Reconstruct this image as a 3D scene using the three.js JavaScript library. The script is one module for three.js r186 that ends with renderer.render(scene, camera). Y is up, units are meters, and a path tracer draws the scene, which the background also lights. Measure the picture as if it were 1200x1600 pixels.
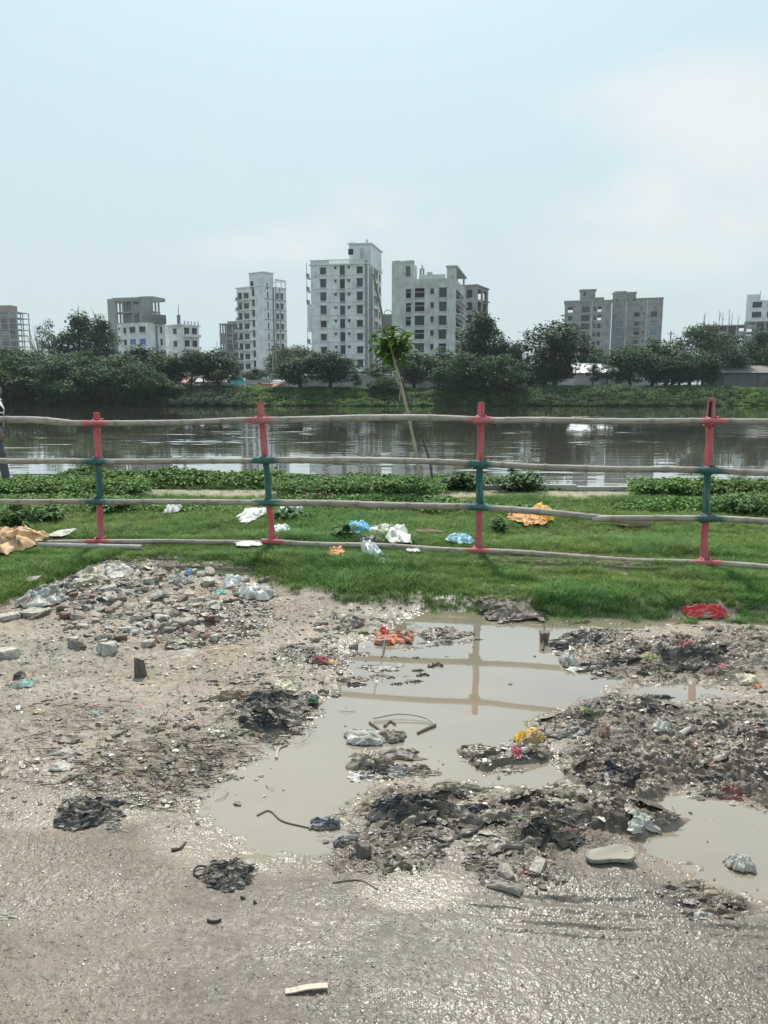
import * as THREE from 'three';
import { mergeGeometries, toCreasedNormals } from 'three/addons/utils/BufferGeometryUtils.js';
import { ConvexGeometry } from 'three/addons/geometries/ConvexGeometry.js';
import { MarchingCubes } from 'three/addons/objects/MarchingCubes.js';

// ---------------------------------------------------------------- camera, sky, sun, exposure
const EYE = 1.7, PITCH = Math.atan(200 / 1200), CP = Math.cos(PITCH), SP = Math.sin(PITCH);
const scene = new THREE.Scene();
const camera = new THREE.PerspectiveCamera(2 * Math.atan(800 / 1200) * 180 / Math.PI, 768 / 1024, 0.05, 4000);
camera.position.set(0, EYE, 0);
camera.rotation.set(-PITCH, 0, 0);
scene.add(camera);
const renderer = new THREE.WebGLRenderer({ antialias: true });
renderer.setSize(768, 1024);
renderer.toneMapping = THREE.LinearToneMapping;
renderer.toneMappingExposure = 1.05;
renderer.outputColorSpace = THREE.SRGBColorSpace;
renderer.shadowMap.enabled = true;
renderer.shadowMap.type = THREE.PCFSoftShadowMap;

const SUN_EL = 54 * Math.PI / 180, SUN_AZ = 4 * Math.PI / 180;      // ahead of the camera, a little to the left
const SUN_DIR = new THREE.Vector3(-Math.sin(SUN_AZ) * Math.cos(SUN_EL), Math.sin(SUN_EL), -Math.cos(SUN_AZ) * Math.cos(SUN_EL));
const sun = new THREE.DirectionalLight(new THREE.Color(1, 0.955, 0.88), 5.0);
sun.name = 'sun';
sun.position.copy(SUN_DIR).multiplyScalar(60).add(new THREE.Vector3(0, 0, -8));
sun.target.position.set(0, 0, -8);
sun.castShadow = true;
sun.shadow.mapSize.set(4096, 4096);
Object.assign(sun.shadow.camera, { left: -30, right: 30, top: 30, bottom: -30, near: 1, far: 160 });
sun.shadow.bias = -0.0004;
sun.shadow.radius = 1.6;
scene.add(sun, sun.target);

// ---------------------------------------------------------------- random numbers and noise
function rng(seed) { let a = seed >>> 0; return () => { a = (a + 0x6D2B79F5) | 0; let t = Math.imul(a ^ (a >>> 15), 1 | a); t = (t + Math.imul(t ^ (t >>> 7), 61 | t)) ^ t; return ((t ^ (t >>> 14)) >>> 0) / 4294967296; }; }
const PERM = new Uint8Array(512), GR = new Float32Array(512);
{ const r = rng(77), p = [...Array(256).keys()]; for (let i = 255; i > 0; i--) { const j = Math.floor(r() * (i + 1)); [p[i], p[j]] = [p[j], p[i]]; } for (let i = 0; i < 512; i++) PERM[i] = p[i & 255]; for (let i = 0; i < 512; i++) GR[i] = 0; const g = rng(5); for (let i = 0; i < 256; i++) GR[i] = GR[i + 256] = g() * 2 - 1; }
function vn(x, y) {                                                   // value noise, -1..1
  const xi = Math.floor(x), yi = Math.floor(y); let fx = x - xi, fy = y - yi;
  fx = fx * fx * fx * (fx * (fx * 6 - 15) + 10); fy = fy * fy * fy * (fy * (fy * 6 - 15) + 10);
  const a = PERM[xi & 255], b = PERM[(xi + 1) & 255], c = yi & 255, d = (yi + 1) & 255;
  const p = GR[PERM[a + c]], q = GR[PERM[b + c]], r = GR[PERM[a + d]], s = GR[PERM[b + d]];
  return p + (q - p) * fx + (r - p) * fy + (p - q - r + s) * fx * fy;
}
function fbm(x, y, o = 4) { let s = 0, a = 0.55; for (let i = 0; i < o; i++) { s += a * vn(x, y); x = x * 2.03 + 17.1; y = y * 2.03 - 9.7; a *= 0.5; } return s; }
function ridge(x, y, o = 4) { let s = 0, a = 0.55; for (let i = 0; i < o; i++) { s += a * (1 - 2 * Math.abs(vn(x, y))); x = x * 2.07 + 11.3; y = y * 2.07 + 5.9; a *= 0.5; } return s; }
const clamp = (v, a = 0, b = 1) => Math.min(b, Math.max(a, v));
const sstep = (a, b, v) => { const t = clamp((v - a) / (b - a)); return t * t * (3 - 2 * t); };
const lerp = (a, b, t) => a + (b - a) * t;

// ---------------------------------------------------------------- sky: thin bright haze with soft cumulus, one equirect picture
{
  const W = 1024, H = 512, d = new Float32Array(W * H * 4);
  for (let j = 0; j < H; j++) for (let i = 0; i < W; i++) {
    const lon = ((i + 0.5) / W - 0.5) * 2 * Math.PI, el = ((j + 0.5) / H - 0.5) * Math.PI;
    const x = Math.cos(el) * Math.cos(lon), z = Math.cos(el) * Math.sin(lon), y = Math.sin(el);
    let c;
    if (y < 0) { const k = sstep(0, -0.12, y); c = [lerp(0.60, 0.26, k), lerp(0.72, 0.25, k), lerp(0.745, 0.23, k)]; }
    else {
      const t = sstep(0.0, 0.42, y);
      c = [lerp(0.645, 0.60, t), lerp(0.758, 0.765, t), lerp(0.785, 0.855, t)];
      const t2 = sstep(0.45, 1, y); c = c.map((v, k) => v * lerp(1, [0.86, 0.93, 1.0][k], t2));
      // soft clouds, thicker to the upper right of the view and scattered round the sky
      const px = x / (y + 0.28), pz = z / (y + 0.28);
      const n = fbm(px * 1.5 + 13.7, pz * 1.5 + 2.2, 6) + 0.42 * fbm(px * 0.6 - 4, pz * 0.6 + 2.7, 3);
      const bank = (a, e, ra, re) => { let da = Math.atan2(x, -z) * 57.3 - a; return Math.exp(-Math.pow(da / ra, 2) - Math.pow((el * 57.3 - e) / re, 2)); };
      const bias = 0.85 * bank(18, 18, 13, 6.5) + 0.5 * bank(4, 25, 7, 5) + 0.4 * bank(18, 9, 14, 5) + 0.45 * bank(75, 30, 30, 14) + 0.4 * bank(-120, 25, 40, 14) + 0.4 * bank(160, 35, 40, 16) - 0.28;
      const cl = sstep(-0.08, 0.55, n + bias) * sstep(0.02, 0.20, y);
      const wisps = 0.5 + 0.5 * fbm(px * 5 + 1, pz * 5, 4);
      const a = Math.min(1, cl * (0.8 + 0.4 * wisps));
      c = [lerp(c[0], 0.79, a), lerp(c[1], 0.835, a), lerp(c[2], 0.85, a)];
      const mu = x * SUN_DIR.x + y * SUN_DIR.y + z * SUN_DIR.z, an = Math.acos(clamp(mu, -1, 1));
      const gl = 0.55 * Math.exp(-an * an / 0.16) + 2.2 * Math.exp(-an * an / 0.012);
      c[0] += gl; c[1] += gl * 0.97; c[2] += gl * 0.9;
    }
    const o = (j * W + i) * 4; d[o] = c[0]; d[o + 1] = c[1]; d[o + 2] = c[2]; d[o + 3] = 1;
  }
  const tex = new THREE.DataTexture(d, W, H, THREE.RGBAFormat, THREE.FloatType);
  tex.mapping = THREE.EquirectangularReflectionMapping; tex.magFilter = THREE.LinearFilter; tex.minFilter = THREE.LinearFilter; tex.wrapS = THREE.RepeatWrapping; tex.needsUpdate = true;
  scene.background = tex; scene.environment = tex; scene.environmentIntensity = 1;
}
scene.fog = new THREE.FogExp2(new THREE.Color(0.66, 0.76, 0.80), 0.00036);

// ---------------------------------------------------------------- names, tags, small geometry helpers
const used = new Map();
function numbered(n) { const k = used.get(n) || 0; used.set(n, k + 1); return k ? `${n}_${String(k).padStart(3, '0')}` : n; }
function tag(o, label, category, group, kind) { if (label) o.userData.label = label; if (category) o.userData.category = category; if (group) o.userData.group = group; if (kind) o.userData.kind = kind; return o; }
function shadow(m) { m.castShadow = true; m.receiveShadow = true; return m; }
function part(name, geo, mat, parent) { const m = shadow(new THREE.Mesh(geo, mat)); m.name = name; parent.add(m); return m; }
function thing(name, label, category, pos = [0, 0, 0], turn = 0, group) { const g = new THREE.Group(); g.name = numbered(name); g.position.set(...pos); g.rotation.y = turn; tag(g, label, category, group); scene.add(g); return g; }
function solo(name, geo, mat, label, category, pos = [0, 0, 0], turn = 0, group) { const m = shadow(new THREE.Mesh(geo, mat)); m.name = numbered(name); m.position.set(...pos); m.rotation.y = turn; tag(m, label, category, group); scene.add(m); return m; }
function struct(name, geo, mat) { const m = shadow(new THREE.Mesh(geo, mat)); m.name = name; m.userData.kind = 'structure'; scene.add(m); return m; }
function copy(o, name, label, category, group) { const c = o.clone(); c.name = numbered(name); c.userData = {}; tag(c, label, category, group); scene.add(c); return c; }
const lin = (r, g, b) => new THREE.Color().setRGB(r, g, b);
const std = (c, rough = 0.8, o = {}) => new THREE.MeshStandardMaterial({ color: Array.isArray(c) ? lin(...c) : c, roughness: rough, metalness: 0, side: THREE.DoubleSide, ...o });
const phys = (c, rough = 0.8, o = {}) => new THREE.MeshPhysicalMaterial({ color: Array.isArray(c) ? lin(...c) : c, roughness: rough, metalness: 0, side: THREE.DoubleSide, ...o });
const leafMat = (c, tr = 0.35, rough = 0.55) => new THREE.MeshPhysicalMaterial({ color: lin(...c), roughness: Math.max(0.75, rough), specularIntensity: 0.3, transmission: tr, thickness: 0, side: THREE.DoubleSide, vertexColors: true });
function clean(g) { const o = new THREE.BufferGeometry(); const s = g.index ? g.toNonIndexed() : g; for (const k of ['position', 'normal', 'uv']) if (s.attributes[k]) o.setAttribute(k, s.attributes[k]); return o; }
function boxAt(w, h, d, x, y, z, ry = 0, rx = 0, rz = 0) { const g = new THREE.BoxGeometry(w, h, d); if (rx) g.rotateX(rx); if (rz) g.rotateZ(rz); if (ry) g.rotateY(ry); g.translate(x, y, z); return g; }
const merge = (a) => mergeGeometries(a.map(clean));
function meshFrom(pos, idx, uv, col) { const g = new THREE.BufferGeometry(); g.setAttribute('position', new THREE.BufferAttribute(new Float32Array(pos), 3)); if (uv) g.setAttribute('uv', new THREE.BufferAttribute(new Float32Array(uv), 2)); if (col) g.setAttribute('color', new THREE.BufferAttribute(new Float32Array(col), 3)); g.setIndex(idx); g.computeVertexNormals(); return g; }
function paint(g, c) { const n = g.attributes.position.count, a = new Float32Array(n * 3); for (let i = 0; i < n; i++) a.set(c, i * 3); g.setAttribute('color', new THREE.BufferAttribute(a, 3)); return g; }
// swept round bar through points, its own radius at each point; colour(t, angle) optional
function tube(pts, rad, radial = 8, o = {}) {
  const n = pts.length, P = [], I = [], U = [], C = o.color ? [] : null, q = new THREE.Vector3(), T = new THREE.Vector3(), N = new THREE.Vector3(), B = new THREE.Vector3();
  const v = pts.map(p => p.isVector3 ? p : new THREE.Vector3(...p));
  let len = 0;
  for (let i = 0; i < n; i++) {
    T.subVectors(v[Math.min(n - 1, i + 1)], v[Math.max(0, i - 1)]).normalize();
    if (i === 0) { N.set(0, 1, 0); if (Math.abs(T.y) > 0.9) N.set(1, 0, 0); }
    N.addScaledVector(T, -N.dot(T)).normalize(); B.crossVectors(T, N);
    if (i) len += v[i].distanceTo(v[i - 1]);
    const r = typeof rad === 'function' ? rad(i / (n - 1), i) : Array.isArray(rad) ? rad[i] : rad;
    for (let j = 0; j <= radial; j++) {
      const a = j / radial * 2 * Math.PI; const rr = r * (o.shape ? o.shape(a, i) : 1);
      q.copy(v[i]).addScaledVector(N, Math.cos(a) * rr * (o.flat || 1)).addScaledVector(B, Math.sin(a) * rr);
      P.push(q.x, q.y, q.z); U.push(j / radial, len);
      if (C) C.push(...o.color(i / (n - 1), a, len, v[i]));
    }
  }
  for (let i = 0; i < n - 1; i++) for (let j = 0; j < radial; j++) { const a = i * (radial + 1) + j, b = a + radial + 1; I.push(a, b, a + 1, b, b + 1, a + 1); }
  if (!o.open) for (const [ring, flip] of [[0, 0], [n - 1, 1]]) {
    const c = P.length / 3; P.push(v[ring].x, v[ring].y, v[ring].z); U.push(0.5, len); if (C) C.push(...o.color(ring ? 1 : 0, 0, len, v[ring], true));
    for (let j = 0; j < radial; j++) { const a = ring * (radial + 1) + j; flip ? I.push(a, a + 1, c) : I.push(a + 1, a, c); }
  }
  return meshFrom(P, I, U, C);
}
function spline(pts, n) { return new THREE.CatmullRomCurve3(pts.map(p => new THREE.Vector3(...p))).getPoints(n); }
function dataTex(W, H, fn, srgb, rep) {
  const d = new Uint8Array(W * H * 4), o = [0, 0, 0, 255];
  for (let j = 0; j < H; j++) for (let i = 0; i < W; i++) { fn(i, j, o); const k = (j * W + i) * 4; d[k] = clamp(o[0], 0, 255); d[k + 1] = clamp(o[1], 0, 255); d[k + 2] = clamp(o[2], 0, 255); d[k + 3] = 255; }
  const t = new THREE.DataTexture(d, W, H, THREE.RGBAFormat); t.magFilter = THREE.LinearFilter; t.minFilter = THREE.LinearMipmapLinearFilter; t.generateMipmaps = true;
  t.wrapS = t.wrapT = rep ? THREE.RepeatWrapping : THREE.ClampToEdgeWrapping; if (srgb) t.colorSpace = THREE.SRGBColorSpace; t.needsUpdate = true; return t;
}
const S8 = v => { v = clamp(v); return 255 * (v <= 0.0031308 ? 12.92 * v : 1.055 * Math.pow(v, 1 / 2.4) - 0.055); };

// ---------------------------------------------------------------- from a place in the photograph to a place in the world
function ray(px, py) { const a = (px - 600) / 1200, b = (800 - py) / 1200; return new THREE.Vector3(a, -SP + b * CP, -CP - b * SP); }
function onLevel(px, py, h = 0) { const d = ray(px, py), t = (h - EYE) / d.y; return [d.x * t, -d.z * t]; }       // [x, distance ahead]
function hgt(py, s) { const t = (800 - py) / 1200; return EYE + s * (t * CP - SP) / (CP + t * SP); }               // height seen at row py, s metres ahead
function xAt(px, s, y = 1.4) { return (px - 600) / 1200 * (s * CP + (EYE - y) * SP); }
// ---------------------------------------------------------------- the lie of the land: s is metres ahead of the camera
const poly = (pts, h = 0) => pts.map(([a, b]) => onLevel(a, b, h));
const PUDDLES = [
  poly([[690, 945], [640, 968], [600, 992], [548, 1018], [545, 1050], [552, 1078], [500, 1102], [515, 1130], [450, 1162], [442, 1190], [398, 1212], [352, 1240], [318, 1262], [352, 1286], [410, 1308], [472, 1324], [512, 1322], [525, 1306], [478, 1285], [540, 1240], [590, 1212], [640, 1192], [700, 1215], [800, 1226], [862, 1228], [858, 1190], [806, 1166], [804, 1122], [872, 1090], [945, 1062], [885, 1040], [862, 1000], [905, 972], [1000, 974], [1100, 968], [1230, 975], [1230, 952], [1000, 949], [830, 943]]),
  poly([[1058, 1306], [1105, 1294], [1240, 1291], [1240, 1348], [1172, 1372], [1110, 1352], [1072, 1332]]),
  poly([[868, 1238], [960, 1240], [1100, 1262], [1240, 1272], [1240, 1288], [1050, 1275], [900, 1252]]),
  poly([[1020, 1080], [1060, 1066], [1110, 1078], [1060, 1092]]),
];
function polySD(P, x, s) {
  let best = 1e9, inside = false;
  for (let i = 0, j = P.length - 1; i < P.length; j = i++) {
    const ax = P[i][0], ay = P[i][1], bx = P[j][0], by = P[j][1], dx = bx - ax, dy = by - ay;
    const t = clamp(((x - ax) * dx + (s - ay) * dy) / (dx * dx + dy * dy)), ex = x - ax - t * dx, ey = s - ay - t * dy, e = ex * ex + ey * ey;
    if (e < best) best = e;
    if ((ay > s) !== (by > s) && x < (bx - ax) * (s - ay) / (by - ay) + ax) inside = !inside;
  }
  return inside ? -Math.sqrt(best) : Math.sqrt(best);
}
const PBOX = PUDDLES.map(P => [Math.min(...P.map(p => p[0])), Math.max(...P.map(p => p[0])), Math.min(...P.map(p => p[1])), Math.max(...P.map(p => p[1]))]);
function puddleSD(x, s) { let d = 0.6; PUDDLES.forEach((P, i) => { const b = PBOX[i]; if (x > b[0] - d && x < b[1] + d && s > b[2] - d && s < b[3] + d) d = Math.min(d, polySD(P, x, s)); }); return d; }
// an oval patch given by the box it fills in the photograph
function oval(x0, y0, x1, y1, extra) { const c = onLevel((x0 + x1) / 2, (y0 + y1) / 2, 0.03), l = onLevel(x0, (y0 + y1) / 2, 0.03), f = onLevel((x0 + x1) / 2, y0, 0.03), n = onLevel((x0 + x1) / 2, y1, 0.03); return { x: c[0], s: (f[1] + n[1]) / 2, rx: c[0] - l[0], rs: (f[1] - n[1]) / 2, ...extra }; }
const inOval = (o, x, s) => { const a = (x - o.x) / o.rx, b = (s - o.s) / o.rs; return a * a + b * b; };
const BERMS = [                                                     // churned mud: base rise and roughness
  oval(850, 1085, 1260, 1190, { up: 0.018, amp: 0.0440 }), oval(860, 1165, 1120, 1245, { up: 0.022, amp: 0.0480 }), oval(1080, 1150, 1330, 1265, { up: 0.035, amp: 0.0680 }),
  oval(575, 1235, 800, 1320, { up: 0.025, amp: 0.0280 }), oval(760, 1236, 1075, 1290, { up: 0.035, amp: 0.0400 }), oval(700, 1280, 930, 1335, { up: 0.02, amp: 0.0224 }),
  oval(880, 985, 1000, 1060, { up: 0.015, amp: 0.0280 }), oval(980, 1005, 1150, 1062, { up: 0.03, amp: 0.0400 }), oval(1120, 985, 1300, 1070, { up: 0.03, amp: 0.0240 }),
  oval(550, 1300, 680, 1375, { up: 0.012, amp: 0.0176 }), oval(740, 1330, 880, 1400, { up: 0.012, amp: 0.0144 }), oval(1040, 1375, 1160, 1440, { up: 0.016, amp: 0.0176 }),
  oval(700, 1160, 850, 1195, { up: 0.03, amp: 0.0240 }), oval(560, 1180, 660, 1210, { up: 0.03, amp: 0.0160 }), oval(740, 925, 850, 965, { up: 0.05, amp: 0.0320 }),
  oval(360, 1080, 500, 1150, { up: 0.012, amp: 0.0176 }), oval(430, 1010, 560, 1050, { up: 0.01, amp: 0.0160 }), oval(660, 975, 740, 1000, { up: 0.03, amp: 0.0160 }),
];
const SMOOTH = [oval(-120, 1226, 270, 1304), oval(555, 1366, 730, 1428), oval(230, 1250, 560, 1362), oval(990, 1285, 1270, 1405)];
const HEAP = [oval(60, 880, 420, 990, { up: 0.035, amp: 0.025 }), oval(90, 880, 270, 950, { up: 0.035, amp: 0.03 }), oval(240, 950, 420, 1010, { up: 0.02, amp: 0.03 })];
const EDGE = [[-200, 950], [0, 946], [90, 915], [170, 884], [330, 886], [430, 922], [560, 936], [680, 936], [830, 944], [1010, 948], [1250, 948], [1500, 948]].map(p => onLevel(p[0], p[1], 0.06));
function edgeAt(x) { let i = 0; while (i < EDGE.length - 2 && EDGE[i + 1][0] < x) i++; const a = EDGE[i], b = EDGE[i + 1]; return lerp(a[1], b[1], clamp((x - a[0]) / (b[0] - a[0]))); }
function shoreAt(x) { return 14.2 - 1.5 * sstep(1.6, 3.0, x) + 0.35 * vn(x * 0.35, 3.7); }
const WATER = -0.5;
function mudHeight(x, s) {
  const sd = puddleSD(x + 0.10 * fbm(x * 3, s * 3, 4), s + 0.10 * fbm(x * 3 + 9, s * 3, 4));
  let h = lerp(-0.032, 0.045, sstep(-0.22, 0.42, sd)) + 0.009 * fbm(x * 1.3, s * 1.3, 3) + 0.013 * Math.exp(-sd * sd / 0.03) * (fbm(x * 9, s * 12, 4) + 0.5 * vn(x * 40, s * 50));
  const dry = sstep(0.0, 0.22, sd), road = sstep(3.1, 2.5, s);
  let up = 0, amp = 0;
  const bx = x + 0.22 * fbm(x * 2.4 + 3, s * 2.4, 4), bs = s + 0.18 * fbm(x * 2.4, s * 2.4 + 8, 4);
  let sm = 1; for (const b of SMOOTH) { const q = inOval(b, bx, bs); if (q < 1.4) sm = Math.min(sm, 0.1 + 0.9 * sstep(0.4, 1.4, q)); }
  for (const b of BERMS) { const q = inOval(b, bx, bs); if (q < 1.25) { const k = sstep(1.25, 0.3, q); up = Math.max(up, b.up * k); amp = Math.max(amp, b.amp * k); } }
  if (amp > 0) { const wx = x + 0.12 * fbm(x * 3 + 7, s * 3), ws = s + 0.12 * fbm(x * 3, s * 3 + 5); h = Math.max(h, lerp(h, 0.012, sstep(0, 0.03, up))) + up * (0.45 + 0.6 * vn(wx * 2.4, ws * 3.6)) + amp * (0.75 * ridge(wx * 2.6, ws * 4.6, 4) - 0.15) + amp * 0.62 * (Math.abs(vn(wx * 9, ws * 12)) + 0.6 * Math.abs(vn(wx * 19 + 4, ws * 24)) - 0.36) + Math.min(amp, 0.05) * 0.34 * (0.5 - Math.abs(vn(x * 33, s * 44))) + Math.min(amp, 0.05) * 0.24 * vn(x * 75, s * 90); }
  for (const b of HEAP) { const q = inOval(b, x, s); if (q < 1.5) { const k = sstep(1.5, 0, q); h += b.up * k + b.amp * k * ridge(x * 5, s * 5, 4); } }
  // dry trampled mud: small crumbs, footprints; wheel streaks over the near road
  h += sm * dry * (1 - road) * (0.011 * ridge(x * 6, s * 8, 4) + 0.0045 * vn(x * 42, s * 42) + 0.0022 * vn(x * 95, s * 105) + 0.006 * fbm(x * 14, s * 16, 3));
  if (road > 0) {
    const wet = sstep(-0.1, 0.15, sd);
    h += road * wet * (0.3 + 0.7 * sm) * (0.008 * fbm(x * 2.2, s * 6, 3) + 0.0020 * ridge(x * 13 + 2 * fbm(x * 3, s * 3, 2), s * 34, 3) + 0.0011 * vn(x * 62, s * 80) + 0.0012 * Math.max(0, vn(x * 110, s * 125)));
    const rut = Math.exp(-Math.pow((s - 2.28 + 0.10 * x) / 0.16, 2)) * sstep(0.1, 0.5, x);
    h += road * rut * (0.014 * ridge((s + 0.1 * x) * 22, x * 1.8, 3) - 0.004);
  }
  return h;
}
function land(x, s) {                                               // height of the ground anywhere
  if (s < 0.9) return 0.045;
  if (s < 6.6) { const e = edgeAt(x), g = sstep(e - 0.18, e + 0.12, s), gh = 0.075 + 0.04 * sstep(e, e + 1.2, s) + 0.015 * fbm(x * 1.1, s * 1.1, 3); const m = g < 1 ? mudHeight(x, s) : 0; return lerp(m, gh, g); }
  if (s < 40) {
    const e = shoreAt(x), flat = lerp(0.115, 0.05, sstep(7, 11, s)) + 0.02 * fbm(x * 0.9, s * 0.9, 3) * sstep(11.9, 11, s);
    return lerp(flat, -2.4, sstep(e - 1.2, e + 4.5, s)) ;
  }
  const far = 78 + 2.2 * vn(x * 0.04, 1.3) + 0.8 * vn(x * 0.21, 4.1);
  return lerp(-2.6, 1.02, sstep(far - 6, far + 8, s)) + 0.12 * vn(x * 0.2, s * 0.2) * sstep(far, far + 5, s);
}
function G(px, py) {                                                // where the line of sight of a pixel meets the ground
  const d = ray(px, py); let lo = 0.8, hi = 0.8;
  const at = t => EYE + d.y * t - land(d.x * t, -d.z * t);
  while (hi < 200 && at(hi) > 0) { lo = hi; hi += 0.05 + hi * 0.01; }
  for (let i = 0; i < 24; i++) { const m = (lo + hi) / 2; at(m) > 0 ? lo = m : hi = m; }
  return new THREE.Vector3(d.x * hi, EYE + d.y * hi, d.z * hi);
}

// ---- churned mud and road in front of the grass: one fine sheet with its own colour and gloss maps in metres
{
  const X0 = -3.7, X1 = 3.7, S0 = 0.8, S1 = 6.6, nx = 1000, rows = [];
  for (let s = S0; s < S1; s += 0.0046 + 0.0011 * (s - S0)) rows.push(s); rows.push(S1);
  const P = [], U = [], I = [];
  for (const s of rows) for (let i = 0; i <= nx; i++) { const x = lerp(X0, X1, i / nx); P.push(x, land(x, s), -s); U.push(i / nx, (s - S0) / (S1 - S0)); }
  for (let j = 0; j < rows.length - 1; j++) for (let i = 0; i < nx; i++) { const a = j * (nx + 1) + i, b = a + nx + 1; I.push(a, a + 1, b, b, a + 1, b + 1); }
  const T = 2048, N = 480, shal = new Float32Array(N * N), wetg = new Float32Array(N * N), roug = new Float32Array(N * N);
  for (let j = 0; j < N; j++) for (let i = 0; i < N; i++) {
    const x = lerp(X0, X1, (i + 0.5) / N), s = lerp(S0, S1, (j + 0.5) / N), sd = puddleSD(x, s);
    let bm = 0, smo = 0; for (const b of BERMS) bm = Math.max(bm, sstep(1.25, 0.5, inOval(b, x + 0.2 * fbm(x * 2.4 + 3, s * 2.4, 4), s + 0.16 * fbm(x * 2.4, s * 2.4 + 8, 4)))); for (const b of SMOOTH) smo = Math.max(smo, sstep(1.4, 0.5, inOval(b, x, s)));
    wetg[j * N + i] = Math.max(sstep(0.30, 0.02, sd + 0.12 * fbm(x * 2, s * 2, 3)), 0.75 * bm, 0.8 * smo, 0.85 * sstep(3.0, 2.5, s + 0.15 * fbm(x, s, 3)), 0.8 * sstep(-1.1, -1.7, x + 0.2 * fbm(x, s * 2, 2)) * sstep(0.32, 0.12, Math.abs(s - 2.95 + 0.06 * x)));
    roug[j * N + i] = bm; shal[j * N + i] = Math.max(smo, sstep(0.16, 0.01, sd + 0.10 * fbm(x * 4, s * 5, 3))) * (1 - 0.8 * bm);
  }
  const look = (a, i, j) => { const u = (i + 0.5) / T * N - 0.5, v = (j + 0.5) / T * N - 0.5, x = clamp(Math.floor(u), 0, N - 2), y = clamp(Math.floor(v), 0, N - 2), f = clamp(u - x), g = clamp(v - y); return lerp(lerp(a[y * N + x], a[y * N + x + 1], f), lerp(a[(y + 1) * N + x], a[(y + 1) * N + x + 1], f), g); };
  const color = dataTex(T, T, (i, j, o) => {
    const x = lerp(X0, X1, i / T), s = lerp(S0, S1, j / T), w = look(wetg, i, j), b = look(roug, i, j), sh = look(shal, i, j);
    const n = fbm(x * 2.2, s * 2.2, 4), f = vn(x * 60, s * 80), f2 = vn(x * 150 + 3, s * 190), m = fbm(x * 11, s * 16, 3);
    let k = (1 + 0.20 * n + 0.14 * m + 0.10 * f + 0.10 * f2) * lerp(1.06, 0.86, w) * lerp(1, 0.58 + 0.3 * m, b);
    const speck = vn(x * 95 + 40, s * 120); if (speck > 0.72) k *= 0.55; else if (speck < -0.80) k *= 1.35;
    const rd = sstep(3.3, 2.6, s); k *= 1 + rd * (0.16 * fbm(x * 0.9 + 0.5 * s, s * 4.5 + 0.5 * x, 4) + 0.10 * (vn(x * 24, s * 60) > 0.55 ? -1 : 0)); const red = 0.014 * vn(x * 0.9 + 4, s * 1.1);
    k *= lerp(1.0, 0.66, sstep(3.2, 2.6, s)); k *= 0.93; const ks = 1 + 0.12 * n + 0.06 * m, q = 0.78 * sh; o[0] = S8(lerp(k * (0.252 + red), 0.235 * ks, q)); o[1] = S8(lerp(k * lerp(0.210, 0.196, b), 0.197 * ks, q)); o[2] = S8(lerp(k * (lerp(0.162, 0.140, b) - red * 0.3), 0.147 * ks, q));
  }, true);
  const rough = dataTex(1024, 1024, (i, j, o) => {
    const x = lerp(X0, X1, i / 1024), s = lerp(S0, S1, j / 1024), w = look(wetg, i * 2, j * 2), sh = look(shal, i * 2, j * 2);
    const r = lerp(lerp(0.82, 0.42, w) + 0.13 * vn(x * 50, s * 60) + 0.30 * fbm(x * 1.6 + 0.4 * s, s * 4, 4), 0.24 + 0.06 * vn(x * 9, s * 14), 0.8 * sh);
    o[0] = 0; o[1] = 255 * clamp(r, lerp(0.2, 0.36, sstep(3.0, 2.6, s)), 1); o[2] = 0;
  }, false);
  const grain = dataTex(1024, 1024, (i, j, o) => {                   // 1 m of gritty mud
    const u = i / 1024, v = j / 1024, wr = (f, k) => { const a = f(u * k, v * k), b = f((u - 1) * k, v * k), c = f(u * k, (v - 1) * k), d = f((u - 1) * k, (v - 1) * k); return lerp(lerp(a, b, u), lerp(c, d, u), v); };
    const h = 0.5 + 0.22 * wr(vn, 64) + 0.2 * wr((a, b) => vn(a + 7, b + 3), 128) + 0.12 * wr((a, b) => vn(a + 1, b + 8), 240) + 0.15 * Math.max(0, wr((a, b) => vn(a + 31, b + 18), 90));
    o[0] = o[1] = o[2] = 255 * h;
  }, false, true);
  grain.repeat.set(7.4 / 0.9, 5.8 / 0.9);
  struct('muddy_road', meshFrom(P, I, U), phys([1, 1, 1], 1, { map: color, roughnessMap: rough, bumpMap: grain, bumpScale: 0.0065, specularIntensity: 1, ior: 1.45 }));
}
// ---- standing water
{
  const rip = dataTex(512, 512, (i, j, o) => { const u = i / 512, v = j / 512; o[0] = o[1] = o[2] = 128 + 60 * (vn(u * 9, v * 9) * Math.sin(Math.PI * u) * Math.sin(Math.PI * v)); }, false, true);
  rip.repeat.set(4, 3);
  const g = new THREE.PlaneGeometry(8.6, 5.2); g.rotateX(-Math.PI / 2); g.translate(0, 0, -3.9);
  const silt = dataTex(512, 512, (i, j, o) => { const u = i / 512 * 8.6, v = j / 512 * 5.2, k = 1 + 0.16 * fbm(u * 0.9, v * 1.5, 4) + 0.05 * fbm(u * 4, v * 9, 3); o[0] = S8(0.240 * k); o[1] = S8(0.201 * k * (1 + 0.01 * k)); o[2] = S8(0.150 * k); }, true);
  struct('puddle_water', g, phys([1, 1, 1], 0.03, { map: silt, ior: 1.75, clearcoat: 1, clearcoatRoughness: 0.02, specularIntensity: 1, bumpMap: rip, bumpScale: 0.0004 }));
}
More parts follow.
